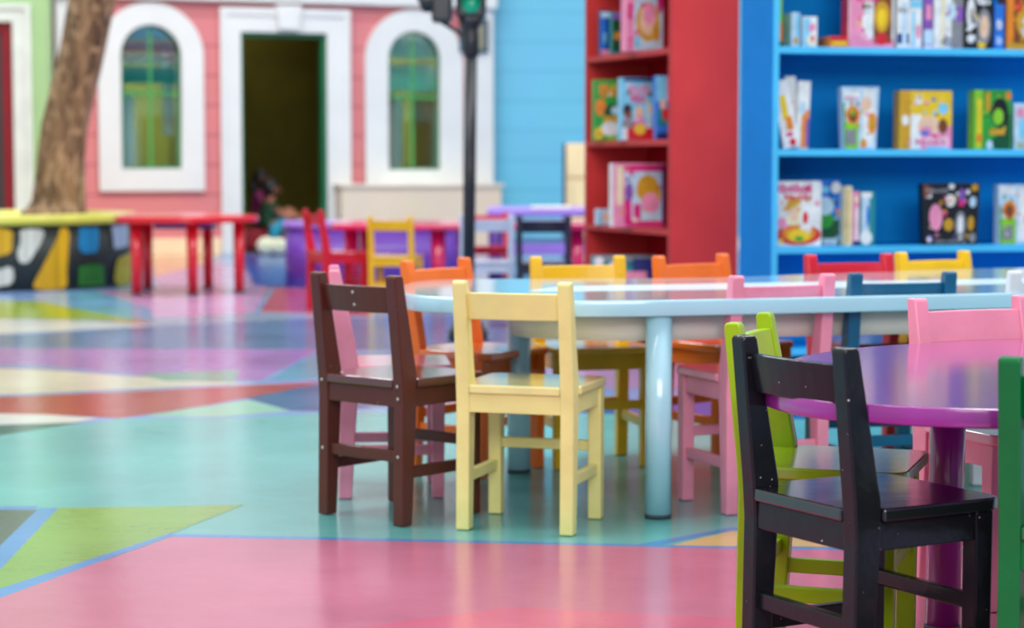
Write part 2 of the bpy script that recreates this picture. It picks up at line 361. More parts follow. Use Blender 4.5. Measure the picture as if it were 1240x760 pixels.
BLUE = [(-.305,5.60),(-.290,5.38),(-.253,5.24),(-.164,5.125),(-.041,5.06),(.161,5.02),(.323,5.03),(.553,5.09),(.79,5.16),(1.187,5.288),
        (1.6,5.44),(1.95,5.66),(2.12,6.0),(2.05,6.40),(1.80,6.60),(1.47,6.554),(1.21,6.427),(.953,6.259),(.733,6.12),(.554,6.03),(.312,5.99),(-.048,5.968),(-.200,5.93),(-.275,5.82)]
mat('blue_table', (178,226,244), rough=.13, coat=1.0, vary=.03, bump=.06, bscale=30)
mat('stripe_table', (206,232,240), rough=.3, coat=.3, vary=.02)
mat('apron_grey', (230,228,216), rough=.5)
tb, tl = make_table('long_table', 'long light blue curved children\'s table with a pale stripe across its top', BLUE, .545, .040, MATS['blue_table'],
    [(.363,5.085),(.020,5.84),(1.55,5.60),(1.45,6.38)], .033)
AP = [(.01,5.27),(.14,5.15),(.35,5.125),(.56,5.20),(.8,5.28),(1.05,5.34),(1.4,5.46),(1.75,5.70),(1.80,6.1),(1.5,6.25),(1.1,6.0),(.7,5.82),(.3,5.66),(.03,5.52)]
ap = rounded(AP, 3)
inner = [( (p[0]-.85)*.965+.85, (p[1]-5.62)*.93+5.62) for p in ap]
bm = B(); k = len(ap)
lo = [bm.verts.new((p[0], p[1], .438)) for p in ap]; hi = [bm.verts.new((p[0], p[1], .5045)) for p in ap]
lo2 = [bm.verts.new((p[0], p[1], .438)) for p in inner]; hi2 = [bm.verts.new((p[0], p[1], .5045)) for p in inner]
for i in range(k):
    j = (i+1) % k
    for q in ((lo[i],lo[j],hi[j],hi[i]), (lo2[j],lo2[i],hi2[i],hi2[j]), (lo[j],lo[i],lo2[i],lo2[j]), (hi[i],hi[j],hi2[j],hi2[i])):
        bm.faces.new(q).smooth = True
obj('apron', bm, MATS['apron_grey'], tb, loc=tl, label='pale grey apron under the tabletop')
obj('painted_stripe', prism(B(), [(.043,5.408),(.12,5.57),(.22,5.636),(.886,5.823),(1.488,5.99),(1.75,6.07),(1.72,5.84),(1.426,5.743),(.843,5.533),(.173,5.39),(.09,5.385)], .5451,.5456,'z'), MATS['stripe_table'], tb, loc=tl, label='pale stripe across the tabletop')

PURP = [(.412,3.40),(.425,3.27),(.475,3.165),(.545,3.115),(.631,3.068),(.74,3.045),(1.0,3.03),(1.3,3.08),(1.58,3.22),(1.76,3.50),(1.74,3.88),(1.55,4.13),(1.3,4.26),
        (1.057,4.275),(.836,4.178),(.677,4.069),(.539,3.877),(.445,3.62)]
mat('purple_table', (152,34,146), rough=.2, coat=1.0, vary=.06, vscale=5, bump=.10, bscale=18, stretch=(3,.6,1))
make_table('round_table', 'glossy purple round children\'s table at the right, nearest the camera', PURP, .515, .030, MATS['purple_table'],
    [(.818,3.84),(1.42,3.95),(1.48,3.30),(.96,3.20)], .033, splay=.012)

RED = [(-2.62,13.72),(-2.36,13.64),(-2.10,13.64),(-1.87,13.80),(-1.735,14.0),(-1.78,14.25),(-2.05,14.62),(-2.40,14.76),(-2.66,14.68),(-2.71,14.2)]
mat('red_table', (222,22,44), rough=.25, coat=.4)
rt, rl = make_table('curved_table', 'bright red low table beside the round tree planter', RED, .525, .045, MATS['red_table'],
    [(-2.509,13.78),(-2.549,14.42),(-2.134,13.78),(-2.145,14.56),(-1.855,14.02)], .040, rfoot=.034)
obj('tray', box(B(), -2.42,-2.03,13.95,14.25,.435,.479, bev=.004), mat('tray_blue', (30,60,150), rough=.4), rt, loc=rl, label='dark blue tray under the red tabletop')

mat('magenta_table', (214,20,96), rough=.22, coat=.5)
MG = [(-1.12,12.75),(-.95,12.62),(-.2,12.6),(.45,12.62),(.60,12.8),(.60,13.4),(.45,13.6),(-.2,13.6),(-.95,13.6),(-1.12,13.45)]
make_table('long_table', 'long magenta table with a glossy pale top in the middle distance', MG, .505, .035, MATS['magenta_table'],
    [(-.455,12.72),(.40,12.75),(-1.0,12.85),(-.95,13.45),(.42,13.45),(-.30,13.0)], .045)

# purple bench block
mat('violet', (112,62,176), rough=.35, coat=.3); mat('violet_light', (168,130,226), rough=.35, coat=.3)
t = thing('play_bench', 'solid purple bench block with a rounded end in front of the doorway', 'bench', (-1.0, 14.75, Z0))
obj('base', prism(B(), rrect(-.62,.62,-.17,.35,.16), 0, .42, 'z', smooth=True), MATS['violet'], t)
obj('bench_top', prism(B(), rrect(-.64,.64,-.19,.37,.17), .4202, .462, 'z', bev=.006, smooth=True), MATS['violet_light'], t, label='lighter lavender top board')
# lavender table with lower shelf
t = thing('lavender_table', 'lavender table holding papers behind the dark chair', 'table', (.28, 15.2, Z0))
obj('tabletop', prism(B(), rrect(-.46,.52,-.45,.95,.08), .50, .545, 'z', bev=.005, smooth=True), MATS['violet_light'], t)
obj('lower_shelf', box(B(), -.42,.48,-.38,.85,.22,.30, bev=.01), MATS['violet_light'], t)
for sx, sy in ((-.40,-.38),(.46,-.38),(-.40,.86),(.46,.86)):
    obj('leg', cyl(B(), (sx,sy,0), (sx,sy,.4998), .05, seg=20), mat('violet_dark', (84,30,130), rough=.4), t)
obj('paper_stack', box(B(), .14,.42,14.86,15.25,.5496,.565, bev=.002), mat('paper', (238,236,228), rough=.7), label='white papers lying on the lavender table', cat='papers')
t = thing('storage_cabinet', 'cream wooden cabinet with two door panels against the pale blue wall', 'cabinet', (.72, 17.3, Z0))
mat('birch', (246,222,168), rough=.5, vary=.08, vscale=2, stretch=(8,8,1)); mat('cab_shadow', (24,70,110), rough=.6)
obj('carcass', box(B(), -.27,.27,0,.35,0,1.04, bev=.004), mat('cab_body',(226,200,150),rough=.55), t)
for z0, z1 in ((.06,.42),(.44,.74),(.76,1.03)):
    d = obj('door', box(B(), -.262,.262,-.02,-.0005,z0,z1, bev=.004), MATS['birch'], t)
    obj('handle', box(B(), -.05,.05,-.035,-.0205,z1-.05,z1-.038, bev=.003), mat('handle_steel',(180,180,180),rough=.3,metal=.8), d)
obj('side_panel', box(B(), -.29,-.2705,0,.35,0,1.04, bev=.002), MATS['cab_shadow'], t, label='dark blue strip imitating the shadow along the left side')  # thin dark slab standing in for the shadow beside the cabinet

# ------------------------------------------------------------------ traffic light
BK = mat('signal_black', (26,32,38), rough=.35, coat=.2); GL = mat('signal_green', (0,150,110), rough=.15, coat=.6); DK = mat('lens_dark', (30,14,12), rough=.2, coat=.6)
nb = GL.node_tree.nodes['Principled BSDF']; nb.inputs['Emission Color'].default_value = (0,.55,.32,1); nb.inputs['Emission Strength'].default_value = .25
TX, TY = -.219, 10.23
t = thing('traffic_light', 'black toy traffic light on a tall black pole', 'traffic light', (TX, TY, Z0))
obj('base', lathe(B(), [(.10,0),(.10,.045),(.085,.06),(.06,.11),(.035,.125)], seg=28), BK, t)
obj('pole', cyl(B(), (0,0,.05), (.018,0,1.50), .031, .031, seg=24), BK, t)
obj('collar', lathe(B(), [(.034,1.40),(.040,1.41),(.040,1.515),(.034,1.53),(.055,1.56),(.066,1.59)], cx=.018, seg=24), BK, t)
h = obj('signal_head', box(B(), -.055,.092,-.06,.06,1.588,2.03, bev=.015), BK, t)
def lens(hd, x, z, m, vis=True):
    l_ = obj('lens', lathe(B(), [(.048,0),(.044,.008),(.028,.018),(0,.022)], seg=28, M=Matrix.Translation((x,-.061,z)) @ Matrix.Rotation(PI/2,4,'X')), m, hd)
for z, m_ in ((1.655, GL), (1.80, DK), (1.945, DK)):
    lens(h, .018, z, m_)
    bm = B(); n_ = 14                                   # visor hood over each lens
    A0=[];A1=[];A2=[];A3=[]
    for k_ in range(n_+1):
        a = math.radians(-20+220*k_/n_); c_, s_ = math.cos(a), math.sin(a)
        ln = .05+.03*max(0, s_)
        A0.append(bm.verts.new((.018+.055*c_, -.059, z+.055*s_))); A1.append(bm.verts.new((.018+.055*c_, -.059-ln, z+.055*s_)))
        A2.append(bm.verts.new((.018+.051*c_, -.059, z+.051*s_))); A3.append(bm.verts.new((.018+.051*c_, -.059-ln, z+.051*s_)))
    for k_ in range(n_):
        bm.faces.new((A0[k_],A0[k_+1],A1[k_+1],A1[k_])); bm.faces.new((A2[k_+1],A2[k_],A3[k_],A3[k_+1])); bm.faces.new((A1[k_],A1[k_+1],A3[k_+1],A3[k_]))
    obj('visor', bm, BK, h)
# second head facing left
h2 = obj('signal_head', box(B(), -.175,-.075,-.07,.07,1.565,2.03, bev=.015), BK, t)
for z, m_ in ((1.67, GL), (1.81, DK), (1.95, DK)):
    obj('lens', lathe(B(), [(.048,0),(.044,.008),(.028,.018),(0,.022)], seg=28, M=Matrix.Translation((-.175,0,z)) @ Matrix.Rotation(-PI/2,4,'Y')), m_, h2)
    bm = B(); A0=[];A1=[];A2=[];A3=[]
    for k_ in range(n_+1):
        a = math.radians(-60+300*k_/n_); c_, s_ = math.cos(a), math.sin(a); ln = .07+.03*s_
        A0.append(bm.verts.new((-.173, .060*c_, z+.060*s_))); A1.append(bm.verts.new((-.173-ln, .060*c_, z+.060*s_)))
        A2.append(bm.verts.new((-.173, .056*c_, z+.056*s_))); A3.append(bm.verts.new((-.173-ln, .056*c_, z+.056*s_)))
    for k_ in range(n_):
        bm.faces.new((A0[k_],A0[k_+1],A1[k_+1],A1[k_])); bm.faces.new((A2[k_+1],A2[k_],A3[k_],A3[k_+1])); bm.faces.new((A1[k_],A1[k_+1],A3[k_+1],A3[k_]))
    obj('visor', bm, BK, h2)
bm = cyl(B(), (-.125,0,1.568), (-.06,0,1.528), .010, seg=12); cyl(bm, (-.06,0,1.528), (.0,0,1.50), .010, seg=12)
obj('bracket', bm, BK, t)

# ------------------------------------------------------------------ bookcases
def bookcase(name, label, px, py, D, W, depth, H, boards, th, mside, mshelf, medge):
    root = thing(name, label, 'bookcase', (px, py, Z0), rot_of(D))
    e = .006
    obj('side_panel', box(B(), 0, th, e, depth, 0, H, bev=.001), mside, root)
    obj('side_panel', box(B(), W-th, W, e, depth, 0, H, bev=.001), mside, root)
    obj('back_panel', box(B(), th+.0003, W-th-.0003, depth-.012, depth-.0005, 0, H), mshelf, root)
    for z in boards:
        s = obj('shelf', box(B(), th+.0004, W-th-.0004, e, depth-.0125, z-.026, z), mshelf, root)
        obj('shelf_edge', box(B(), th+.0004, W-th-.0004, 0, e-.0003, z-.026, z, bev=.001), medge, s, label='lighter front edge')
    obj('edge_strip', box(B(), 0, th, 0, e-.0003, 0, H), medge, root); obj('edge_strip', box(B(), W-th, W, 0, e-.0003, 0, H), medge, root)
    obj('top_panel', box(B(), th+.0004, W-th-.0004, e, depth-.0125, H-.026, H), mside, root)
    return root
BB = [.155,.553,.931,1.326,1.72,2.09]
bD = (.97610, .21733); bP = (1.008, 8.0)
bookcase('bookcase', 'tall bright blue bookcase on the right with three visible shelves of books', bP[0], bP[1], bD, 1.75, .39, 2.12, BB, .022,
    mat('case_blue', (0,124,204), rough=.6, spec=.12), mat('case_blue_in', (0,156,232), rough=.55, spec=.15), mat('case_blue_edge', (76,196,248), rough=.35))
rP = (.348, 9.90); rQ = (.6876, 9.0)
L_ = math.hypot(rQ[0]-rP[0], rQ[1]-rP[1]); rD = ((rQ[0]-rP[0])/L_, (rQ[1]-rP[1])/L_)
RB = [.196,.588,.981,1.378,1.775,2.10]
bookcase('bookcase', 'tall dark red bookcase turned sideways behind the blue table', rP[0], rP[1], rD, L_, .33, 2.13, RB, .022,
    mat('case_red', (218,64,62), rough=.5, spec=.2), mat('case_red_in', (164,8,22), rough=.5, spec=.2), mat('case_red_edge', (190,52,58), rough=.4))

# ------------------------------------------------------------------ books and boxes
PAL = {'white':(240,240,240),'pink':(244,150,186),'hot':(226,40,130),'red':(220,36,52),'yellow':(250,206,40),'gold':(214,160,40),'orange':(240,140,40),
 'blue':(40,120,220),'sky':(130,208,240),'pale':(196,224,244),'green':(50,160,60),'lgreen':(140,206,50),'dgreen':(14,84,50),'teal':(20,140,150),
 'black':(26,26,30),'grey':(140,140,144),'purple':(140,90,180),'skin':(240,200,170),'brown':(130,70,40),'navy':(24,44,120),'cream':(246,232,190)}
PN = list(PAL)
PM = [mat('print_'+k_, v_, rough=.35, coat=.2, vary=.10, vscale=18) for k_, v_ in PAL.items()]
def patch(bm, kind, cx, cy, rx, ry, c, W, H, y, lift, flare=0.0):
    mi = PN.index(c)
    if kind == 'o': pts = [(cx+rx*math.cos(2*PI*i/14), cy+ry*math.sin(2*PI*i/14)) for i in range(14)]
    elif kind == 'r': pts = [(cx-rx,cy-ry),(cx+rx,cy-ry),(cx+rx,cy+ry),(cx-rx,cy+ry)]
    elif kind == 't':  # letter-like bars
        nn = max(3, int(rx*2*W/.018)); w_ = 2*rx/nn
        for i in range(nn):
            x0 = cx-rx+i*w_; hh = ry*(.8+.2*math.sin(i*2.1))
            patch(bm, 'r', x0+w_*.38, cy+ry*.1*math.cos(i*1.7), w_*.34, hh, c, W, H, y, lift, flare)
        return
    elif kind == 's': pts = [(cx+(rx if i%2 else rx*.5)*math.cos(PI*i/6), cy+(ry if i%2 else ry*.5)*math.sin(PI*i/6)) for i in range(12)]
    vs = []
    for u, v in pts:
        u = min(max(u, .01), .99); v = min(max(v, .01), .99)
        s = 1+flare*(v-.0)
        vs.append(bm.verts.new(((u-.5)*W*s, y-lift, v*H)))
    f = bm.faces.new(vs); f.normal_update(); f.material_index = mi
    if f.normal.y > 0: f.normal_flip()
def item(name, label, cat, P, D, u, v, z, W, H, d, base, patches, spine=None, rz=0.0, lean=0.0, flare=0.0, group=None):
    """u = along the shelf, v = depth behind the shelf front, both at the front bottom centre"""
    N = (-D[1], D[0])
    x = P[0]+D[0]*u+N[0]*v; y = P[1]+D[1]*u+N[1]*v
    root = thing(name, label, cat, (x, y, z+.0006), rot_of(D)+rz, group)
    root.rotation_euler = (0, lean, rot_of(D)+rz)
    if lean: root.location.z += abs(math.sin(lean))*W/2
    bm = B(); box(bm, -W/2, W/2, 0, d, 0, H, bev=min(.003, d*.2))
    for vv in bm.verts: vv.co.x *= 1+flare*vv.co.z/H
    obj('cover' if name != 'box' else 'carton', bm, [PM[PN.index(base)]], root)
    bm = B()
    if spine:
        h_ = H
        vs = [bm.verts.new(p) for p in ((-W/2-.0006, .003, .003), (-W/2-.0006, d-.003, .003), (-(W/2)*(1+flare)-.0006, d-.003, H-.003), (-(W/2)*(1+flare)-.0006, .003, H-.003))]
        f = bm.faces.new(vs); f.material_index = PN.index(spine)
    rg = random.Random(int(W*1e4)+int(z*1e3)+len(label))
    extra = []
    if W > .10:
        cs = [p[5] for p in patches if p[5] != 'grey'] or ['white']
        for q in range(22):
            extra.append((rg.choice('ooros'), rg.uniform(.08,.92), rg.uniform(.06,.94), rg.uniform(.015,.06), rg.uniform(.012,.045), rg.choice(cs)))
    patches = extra[:14]+list(patches)+extra[14:]
    for i, p in enumerate(patches): patch(bm, p[0], p[1], p[2], p[3], p[4], p[5], W, H, 0, .0004+.00006*i, flare)
    obj('cover_print', bm, PM, root)
    return root

def bi(px_u, row, *a, **k): pass
zb = {1:1.326, 2:.931, 3:.553, 4:.155}
G = None
def blue(name, label, cat, u0, u1, row, H, d, base, patches, v=.05, **k):
    W = (u1-u0); return item(name, label, cat, bP, bD, (u0+u1)/2, v, zb[row], W, H, d, base, patches, **k)
# row 1 (top)
blue('book', 'thin green and orange book at the left end of the blue bookcase\'s top visible shelf', 'book', .026,.052,1,.19,.20,'lgreen',[('r',.5,.25,.5,.25,'orange'),('r',.5,.06,.5,.06,'dgreen')])
blue('book', 'small pale blue book standing on the top visible blue shelf', 'book', .092,.130,1,.135,.10,'pale',[('r',.7,.5,.2,.45,'sky'),('o',.5,.2,.3,.1,'gold')], v=.06, rz=.1)
blue('book', 'small white booklet with pink spot on the top visible blue shelf', 'book', .138,.198,1,.12,.05,'white',[('r',.3,.5,.25,.45,'sky'),('o',.65,.65,.25,.14,'pink'),('o',.6,.25,.3,.2,'cream'),('o',.7,.3,.12,.1,'hot')], v=.06, rz=-.15)
blue('book', 'flat orange and red book lying left of the pink boxed set on the blue bookcase', 'book', .245,.320,1,.045,.18,'orange',[('r',.5,.8,.5,.2,'red'),('r',.5,.4,.4,.15,'yellow')], v=.04)
blue('box', 'large pink and white toy box with a golden picture on the top visible blue shelf', 'box', .325,.515,1,.31,.08,'white',[('r',.15,.5,.14,.5,'pink'),('r',.5,.06,.5,.06,'pink'),('r',.74,.36,.2,.30,'brown'),('o',.72,.40,.18,.20,'gold'),('o',.72,.38,.10,.12,'yellow'),('t',.4,.62,.25,.05,'hot'),('o',.72,.12,.12,.08,'red'),('r',.35,.78,.3,.06,'pale')], spine='red')
blue('book', 'white and grey paperback right of the pink toy box', 'book', .528,.578,1,.20,.16,'white',[('r',.5,.2,.5,.1,'navy'),('r',.6,.5,.2,.4,'pale'),('t',.5,.75,.4,.06,'grey')])
blue('book', 'white paperback with a thin blue band, second right of the pink toy box', 'book', .580,.632,1,.195,.16,'white',[('r',.5,.9,.5,.08,'sky'),('r',.3,.4,.12,.35,'sky'),('o',.7,.35,.2,.15,'pink')])
blue('book', 'purple and white book on the top visible blue shelf', 'book', .640,.678,1,.24,.16,'purple',[('r',.5,.2,.5,.12,'pale'),('r',.5,.6,.3,.12,'pink'),('r',.5,.03,.5,.03,'white')])
blue('book', 'thick white and grey striped book on the top visible blue shelf', 'book', .682,.806,1,.25,.16,'white',[('r',.8,.5,.2,.5,'grey'),('r',.3,.5,.06,.5,'cream'),('r',.62,.6,.10,.12,'pale'),('r',.87,.55,.12,.12,'purple'),('o',.5,.12,.25,.07,'grey')])
blue('magazine', 'black and white patterned magazine on the top visible blue shelf', 'magazine', .812,.935,1,.215,.04,'black',[('o',.2,.65,.16,.3,'white'),('o',.25,.6,.09,.15,'grey'),('o',.2,.2,.14,.08,'white'),('o',.68,.42,.26,.34,'grey'),('o',.68,.42,.16,.22,'skin'),('t',.68,.88,.25,.07,'white'),('o',.6,.08,.15,.06,'yellow')], rz=.1)
blue('book', 'slim dark blue book with pale lettering on the top visible blue shelf', 'book', .942,.982,1,.18,.15,'blue',[('t',.5,.55,.3,.12,'white'),('t',.5,.2,.3,.1,'pale')])
blue('box', 'brown and orange box at the right end of the top visible blue shelf', 'box', .990,1.16,1,.23,.08,'brown',[('r',.1,.5,.09,.5,'orange'),('r',.5,.06,.5,.06,'gold'),('o',.5,.5,.25,.3,'gold'),('o',.55,.4,.17,.2,'pale'),('o',.3,.75,.1,.1,'red')])
# row 2
blue('magazine', 'white magazine leaning left in a fanned bunch on the middle blue shelf', 'magazine', .058,.128,2,.265,.02,'white',[('r',.45,.60,.18,.18,'yellow'),('r',.6,.36,.2,.1,'orange'),('o',.6,.08,.2,.06,'red'),('r',.5,.2,.2,.03,'hot')], lean=-.20, v=.04)
blue('magazine', 'upright white magazine with red marks in the middle shelf\'s fanned bunch', 'magazine', .075,.120,2,.285,.02,'white',[('r',.5,.55,.2,.20,'pale'),('o',.4,.1,.2,.04,'red'),('r',.5,.2,.2,.06,'gold'),('t',.5,.65,.4,.04,'pink')], v=.075)
blue('magazine', 'white magazine with an orange edge on the right of the fanned bunch', 'magazine', .112,.162,2,.265,.03,'white',[('r',.65,.30,.3,.28,'orange'),('r',.85,.25,.12,.2,'purple'),('o',.4,.6,.3,.1,'pale')], lean=.04, v=.05)
blue('activity_bag', 'blue and green picture bag with brown animal faces on the middle blue shelf', 'bag', .312,.445,2,.245,.05,'pale',[('r',.22,.22,.22,.22,'lgreen'),('r',.03,.35,.03,.4,'green'),('r',.22,.2,.16,.12,'grey'),('o',.28,.55,.2,.15,'orange'),('o',.28,.53,.12,.1,'brown'),('r',.25,.88,.22,.05,'white'),('t',.25,.82,.2,.03,'pink'),('r',.72,.5,.16,.45,'white'),('o',.84,.42,.13,.18,'orange'),('o',.84,.42,.08,.1,'gold'),('o',.65,.72,.15,.12,'skin'),('o',.6,.1,.1,.08,'orange')], flare=.18)
blue('box', 'yellow toy box with pink lettering on the middle blue shelf', 'box', .545,.765,2,.232,.07,'yellow',[('r',.1,.5,.09,.5,'gold'),('o',.1,.5,.07,.09,'white'),('r',.6,.2,.39,.2,'pink'),('r',.3,.3,.1,.3,'white'),('o',.55,.4,.22,.18,'skin'),('o',.5,.30,.13,.1,'pink'),('o',.48,.28,.1,.04,'blue'),('o',.82,.4,.09,.13,'brown'),('o',.82,.7,.10,.1,'sky'),('t',.6,.14,.33,.07,'white'),('t',.6,.13,.30,.05,'hot'),('r',.72,.03,.22,.025,'sky'),('r',.35,.85,.06,.08,'white')], spine='gold')
blue('box', 'bright green box with a dark figure in the middle on the middle blue shelf', 'box', .858,1.020,2,.238,.06,'green',[('r',.12,.5,.11,.5,'lgreen'),('r',.14,.45,.05,.4,'yellow'),('o',.14,.2,.08,.08,'orange'),('r',.62,.4,.36,.38,'green'),('r',.78,.3,.18,.3,'dgreen'),('o',.68,.62,.24,.24,'black'),('o',.64,.55,.14,.14,'lgreen'),('r',.62,.30,.2,.05,'gold'),('o',.9,.9,.08,.07,'orange'),('r',.36,.8,.06,.16,'gold'),('o',.65,.12,.2,.1,'dgreen'),('o',.42,.08,.09,.08,'pale')], spine='lgreen')
blue('activity_bag', 'pale blue picture bag at the right end of the middle blue shelf', 'bag', 1.035,1.16,2,.185,.05,'pale',[('o',.3,.5,.15,.3,'sky'),('o',.6,.4,.2,.2,'orange'),('o',.2,.8,.12,.12,'pink'),('r',.4,.1,.3,.06,'lgreen')], flare=.08)
# row 3
blue('box', 'large pink, yellow and red picture box at the left of the lowest visible blue shelf', 'box', .028,.222,3,.255,.05,'white',[('o',.5,.18,.5,.16,'red'),('o',.52,.2,.36,.14,'orange'),('o',.52,.17,.25,.10,'yellow'),('o',.52,.12,.1,.04,'green'),('o',.42,.52,.2,.2,'cream'),('o',.40,.62,.17,.13,'gold'),('o',.40,.5,.11,.12,'skin'),('r',.66,.46,.12,.2,'white'),('o',.65,.44,.06,.1,'red'),('t',.42,.88,.38,.07,'hot'),('t',.5,.75,.3,.05,'red'),('r',.05,.5,.05,.15,'pale'),('o',.15,.35,.1,.1,'pink')])
blue('activity_bag', 'blue bag with white and green shapes behind the pink picture box', 'bag', .175,.325,3,.260,.03,'blue',[('r',.5,.2,.45,.2,'dgreen'),('o',.55,.40,.25,.14,'green'),('o',.55,.6,.25,.14,'pale'),('o',.25,.92,.22,.07,'pale'),('r',.45,.85,.2,.05,'sky'),('o',.85,.88,.14,.09,'white'),('o',.3,.28,.15,.1,'orange'),('r',.7,.06,.2,.05,'pale')], v=.11)
blue('book', 'cream spined book beside the blue bag on the lowest visible blue shelf', 'book', .322,.350,3,.235,.17,'cream',[('r',.3,.5,.15,.45,'gold')])
blue('book', 'pink spined book between the cream book and the pale blue one', 'book', .352,.380,3,.215,.17,'pink',[('r',.6,.4,.2,.3,'white'),('r',.5,.05,.5,.04,'navy'),('o',.5,.85,.3,.06,'cream')])
blue('book', 'pale blue and white book right of the pink spined book', 'book', .383,.445,3,.215,.05,'teal',[('r',.35,.6,.25,.35,'pale'),('r',.4,.93,.35,.05,'white'),('o',.4,.15,.4,.13,'white'),('o',.5,.55,.1,.2,'blue')], rz=-.1)
blue('activity_bag', 'black bag patterned with pastel oval pictures on the lowest visible blue shelf', 'bag', .655,.880,3,.245,.05,'black',[('o',.22,.45,.12,.22,'pink'),('o',.48,.72,.09,.1,'white'),('o',.48,.72,.05,.06,'skin'),('o',.68,.8,.06,.12,'purple'),('o',.68,.68,.06,.05,'hot'),('o',.45,.33,.09,.1,'gold'),('o',.67,.33,.10,.22,'grey'),('o',.67,.33,.05,.15,'white'),('o',.88,.7,.06,.09,'pale'),('o',.86,.35,.06,.12,'gold'),('o',.1,.1,.06,.06,'purple'),('o',.9,.93,.06,.06,'gold'),('o',.5,.95,.05,.05,'white'),('o',.05,.88,.1,.1,'brown'),('o',.9,.12,.06,.08,'grey'),('t',.5,.06,.3,.03,'grey'),('t',.25,.88,.2,.04,'grey')], flare=.10)
blue('activity_bag', 'blue and green picture bag at the right end of the lowest visible blue shelf', 'bag', .975,1.12,3,.24,.05,'pale',[('r',.25,.22,.24,.22,'lgreen'),('r',.03,.3,.03,.35,'green'),('r',.25,.2,.16,.12,'grey'),('o',.3,.58,.2,.15,'orange'),('o',.3,.56,.12,.1,'brown'),('r',.25,.9,.22,.06,'white'),('r',.72,.5,.16,.45,'white'),('o',.86,.42,.12,.16,'orange')], flare=.06)
# beyond the frame edge nothing is added

# red bookcase: faces turned towards the room, aligned with the side panels
rN = (-rD[1], rD[0])
def red(name, label, cat, px0, px1, depthY, row, H, d, base, patches, rz=0.0, **k):
    """px0..px1: metric x range; depthY: y of the front face"""
    W = px1-px0
    root = item(name, label, cat, ((px0+px1)/2, depthY), (math.cos(rz), math.sin(rz)), 0, 0, RB[row], W, H, d, base, patches, **k)
    return root
red('book', 'small dark blue book on the top visible shelf of the red bookcase', 'book', .412,.468,9.76,3,.215,.03,'navy',[('r',.3,.5,.25,.45,'blue'),('r',.5,.08,.45,.06,'pink'),('r',.45,.9,.4,.06,'pale'),('o',.4,.4,.15,.12,'sky')], rz=.3)
red('book', 'small teal book with a yellow flower on the top visible red shelf', 'book', .462,.515,9.68,3,.20,.03,'teal',[('r',.5,.5,.45,.4,'dgreen'),('o',.5,.45,.3,.1,'gold'),('o',.5,.45,.12,.04,'orange'),('r',.5,.9,.45,.07,'purple')], rz=.3)
red('box', 'large pink doll box on the top visible red shelf', 'box', .505,.690,9.36,3,.30,.06,'pink',[('r',.60,.42,.38,.40,'pale'),('o',.58,.45,.32,.30,'gold'),('o',.58,.48,.22,.24,'skin'),('o',.62,.56,.16,.17,'pink'),('r',.6,.93,.38,.05,'hot'),('r',.10,.6,.05,.12,'hot'),('r',.3,.15,.08,.08,'sky'),('o',.28,.28,.04,.05,'hot'),('o',.8,.3,.1,.15,'gold'),('o',.9,.75,.08,.18,'hot')], rz=.36)
red('box', 'green puzzle box with orange lettering on the second red shelf', 'box', .382,.535,9.70,2,.285,.05,'green',[('t',.55,.82,.4,.12,'orange'),('o',.2,.55,.18,.14,'orange'),('o',.6,.45,.3,.16,'dgreen'),('o',.65,.5,.12,.07,'pale'),('r',.6,.33,.3,.08,'gold'),('o',.5,.2,.3,.12,'white'),('o',.15,.12,.15,.1,'yellow'),('r',.7,.05,.3,.04,'lgreen')], rz=.2)
red('box', 'sky blue picture box with a pink title on the second red shelf', 'box', .490,.660,9.45,2,.285,.05,'sky',[('t',.5,.80,.3,.09,'pink'),('t',.5,.66,.2,.07,'hot'),('r',.5,.97,.4,.03,'navy'),('o',.2,.48,.12,.10,'black'),('o',.22,.38,.1,.1,'brown'),('o',.2,.25,.14,.12,'grey'),('r',.18,.1,.12,.1,'white'),('r',.6,.1,.4,.1,'red'),('o',.52,.42,.13,.14,'skin'),('o',.52,.30,.13,.12,'pink'),('o',.55,.18,.16,.09,'yellow'),('r',.8,.4,.07,.2,'pale'),('o',.82,.5,.06,.08,'skin')], rz=.2)
red('box', 'narrow blue box at the near end of the second red shelf', 'box', .640,.702,9.22,2,.285,.05,'blue',[('r',.5,.8,.5,.2,'sky'),('o',.5,.55,.25,.08,'skin'),('r',.5,.35,.4,.12,'teal'),('o',.7,.4,.25,.1,'red'),('r',.9,.8,.1,.2,'pink'),('r',.5,.06,.45,.05,'navy')], rz=.2)
red('box', 'small pale blue box on the third red shelf', 'box', .400,.470,9.70,1,.075,.06,'pale',[('o',.5,.5,.3,.3,'skin'),('r',.2,.5,.12,.4,'sky')], rz=.2)
red('box', 'square pink doll box with a blonde picture on the third red shelf', 'box', .455,.700,9.38,1,.290,.07,'pink',[('r',.60,.5,.38,.40,'pale'),('r',.60,.92,.38,.05,'hot'),('r',.12,.65,.06,.30,'cream'),('o',.66,.60,.22,.22,'gold'),('o',.78,.5,.15,.2,'gold'),('o',.72,.38,.18,.16,'pink'),('r',.28,.26,.07,.18,'hot'),('r',.46,.24,.07,.12,'hot'),('o',.3,.55,.08,.15,'purple'),('r',.6,.06,.38,.04,'hot'),('r',.97,.5,.03,.45,'navy')], spine='white', rz=.25)
red('box', 'teal box with a pink lettered label on the lowest visible red shelf', 'box', .365,.665,9.42,0,.262,.06,'teal',[('r',.5,.95,.48,.04,'grey'),('r',.8,.5,.18,.45,'navy'),('r',.62,.42,.22,.3,'pink'),('t',.62,.45,.18,.14,'white'),('o',.1,.9,.08,.08,'white'),('r',.3,.5,.12,.2,'dgreen')], rz=.1)

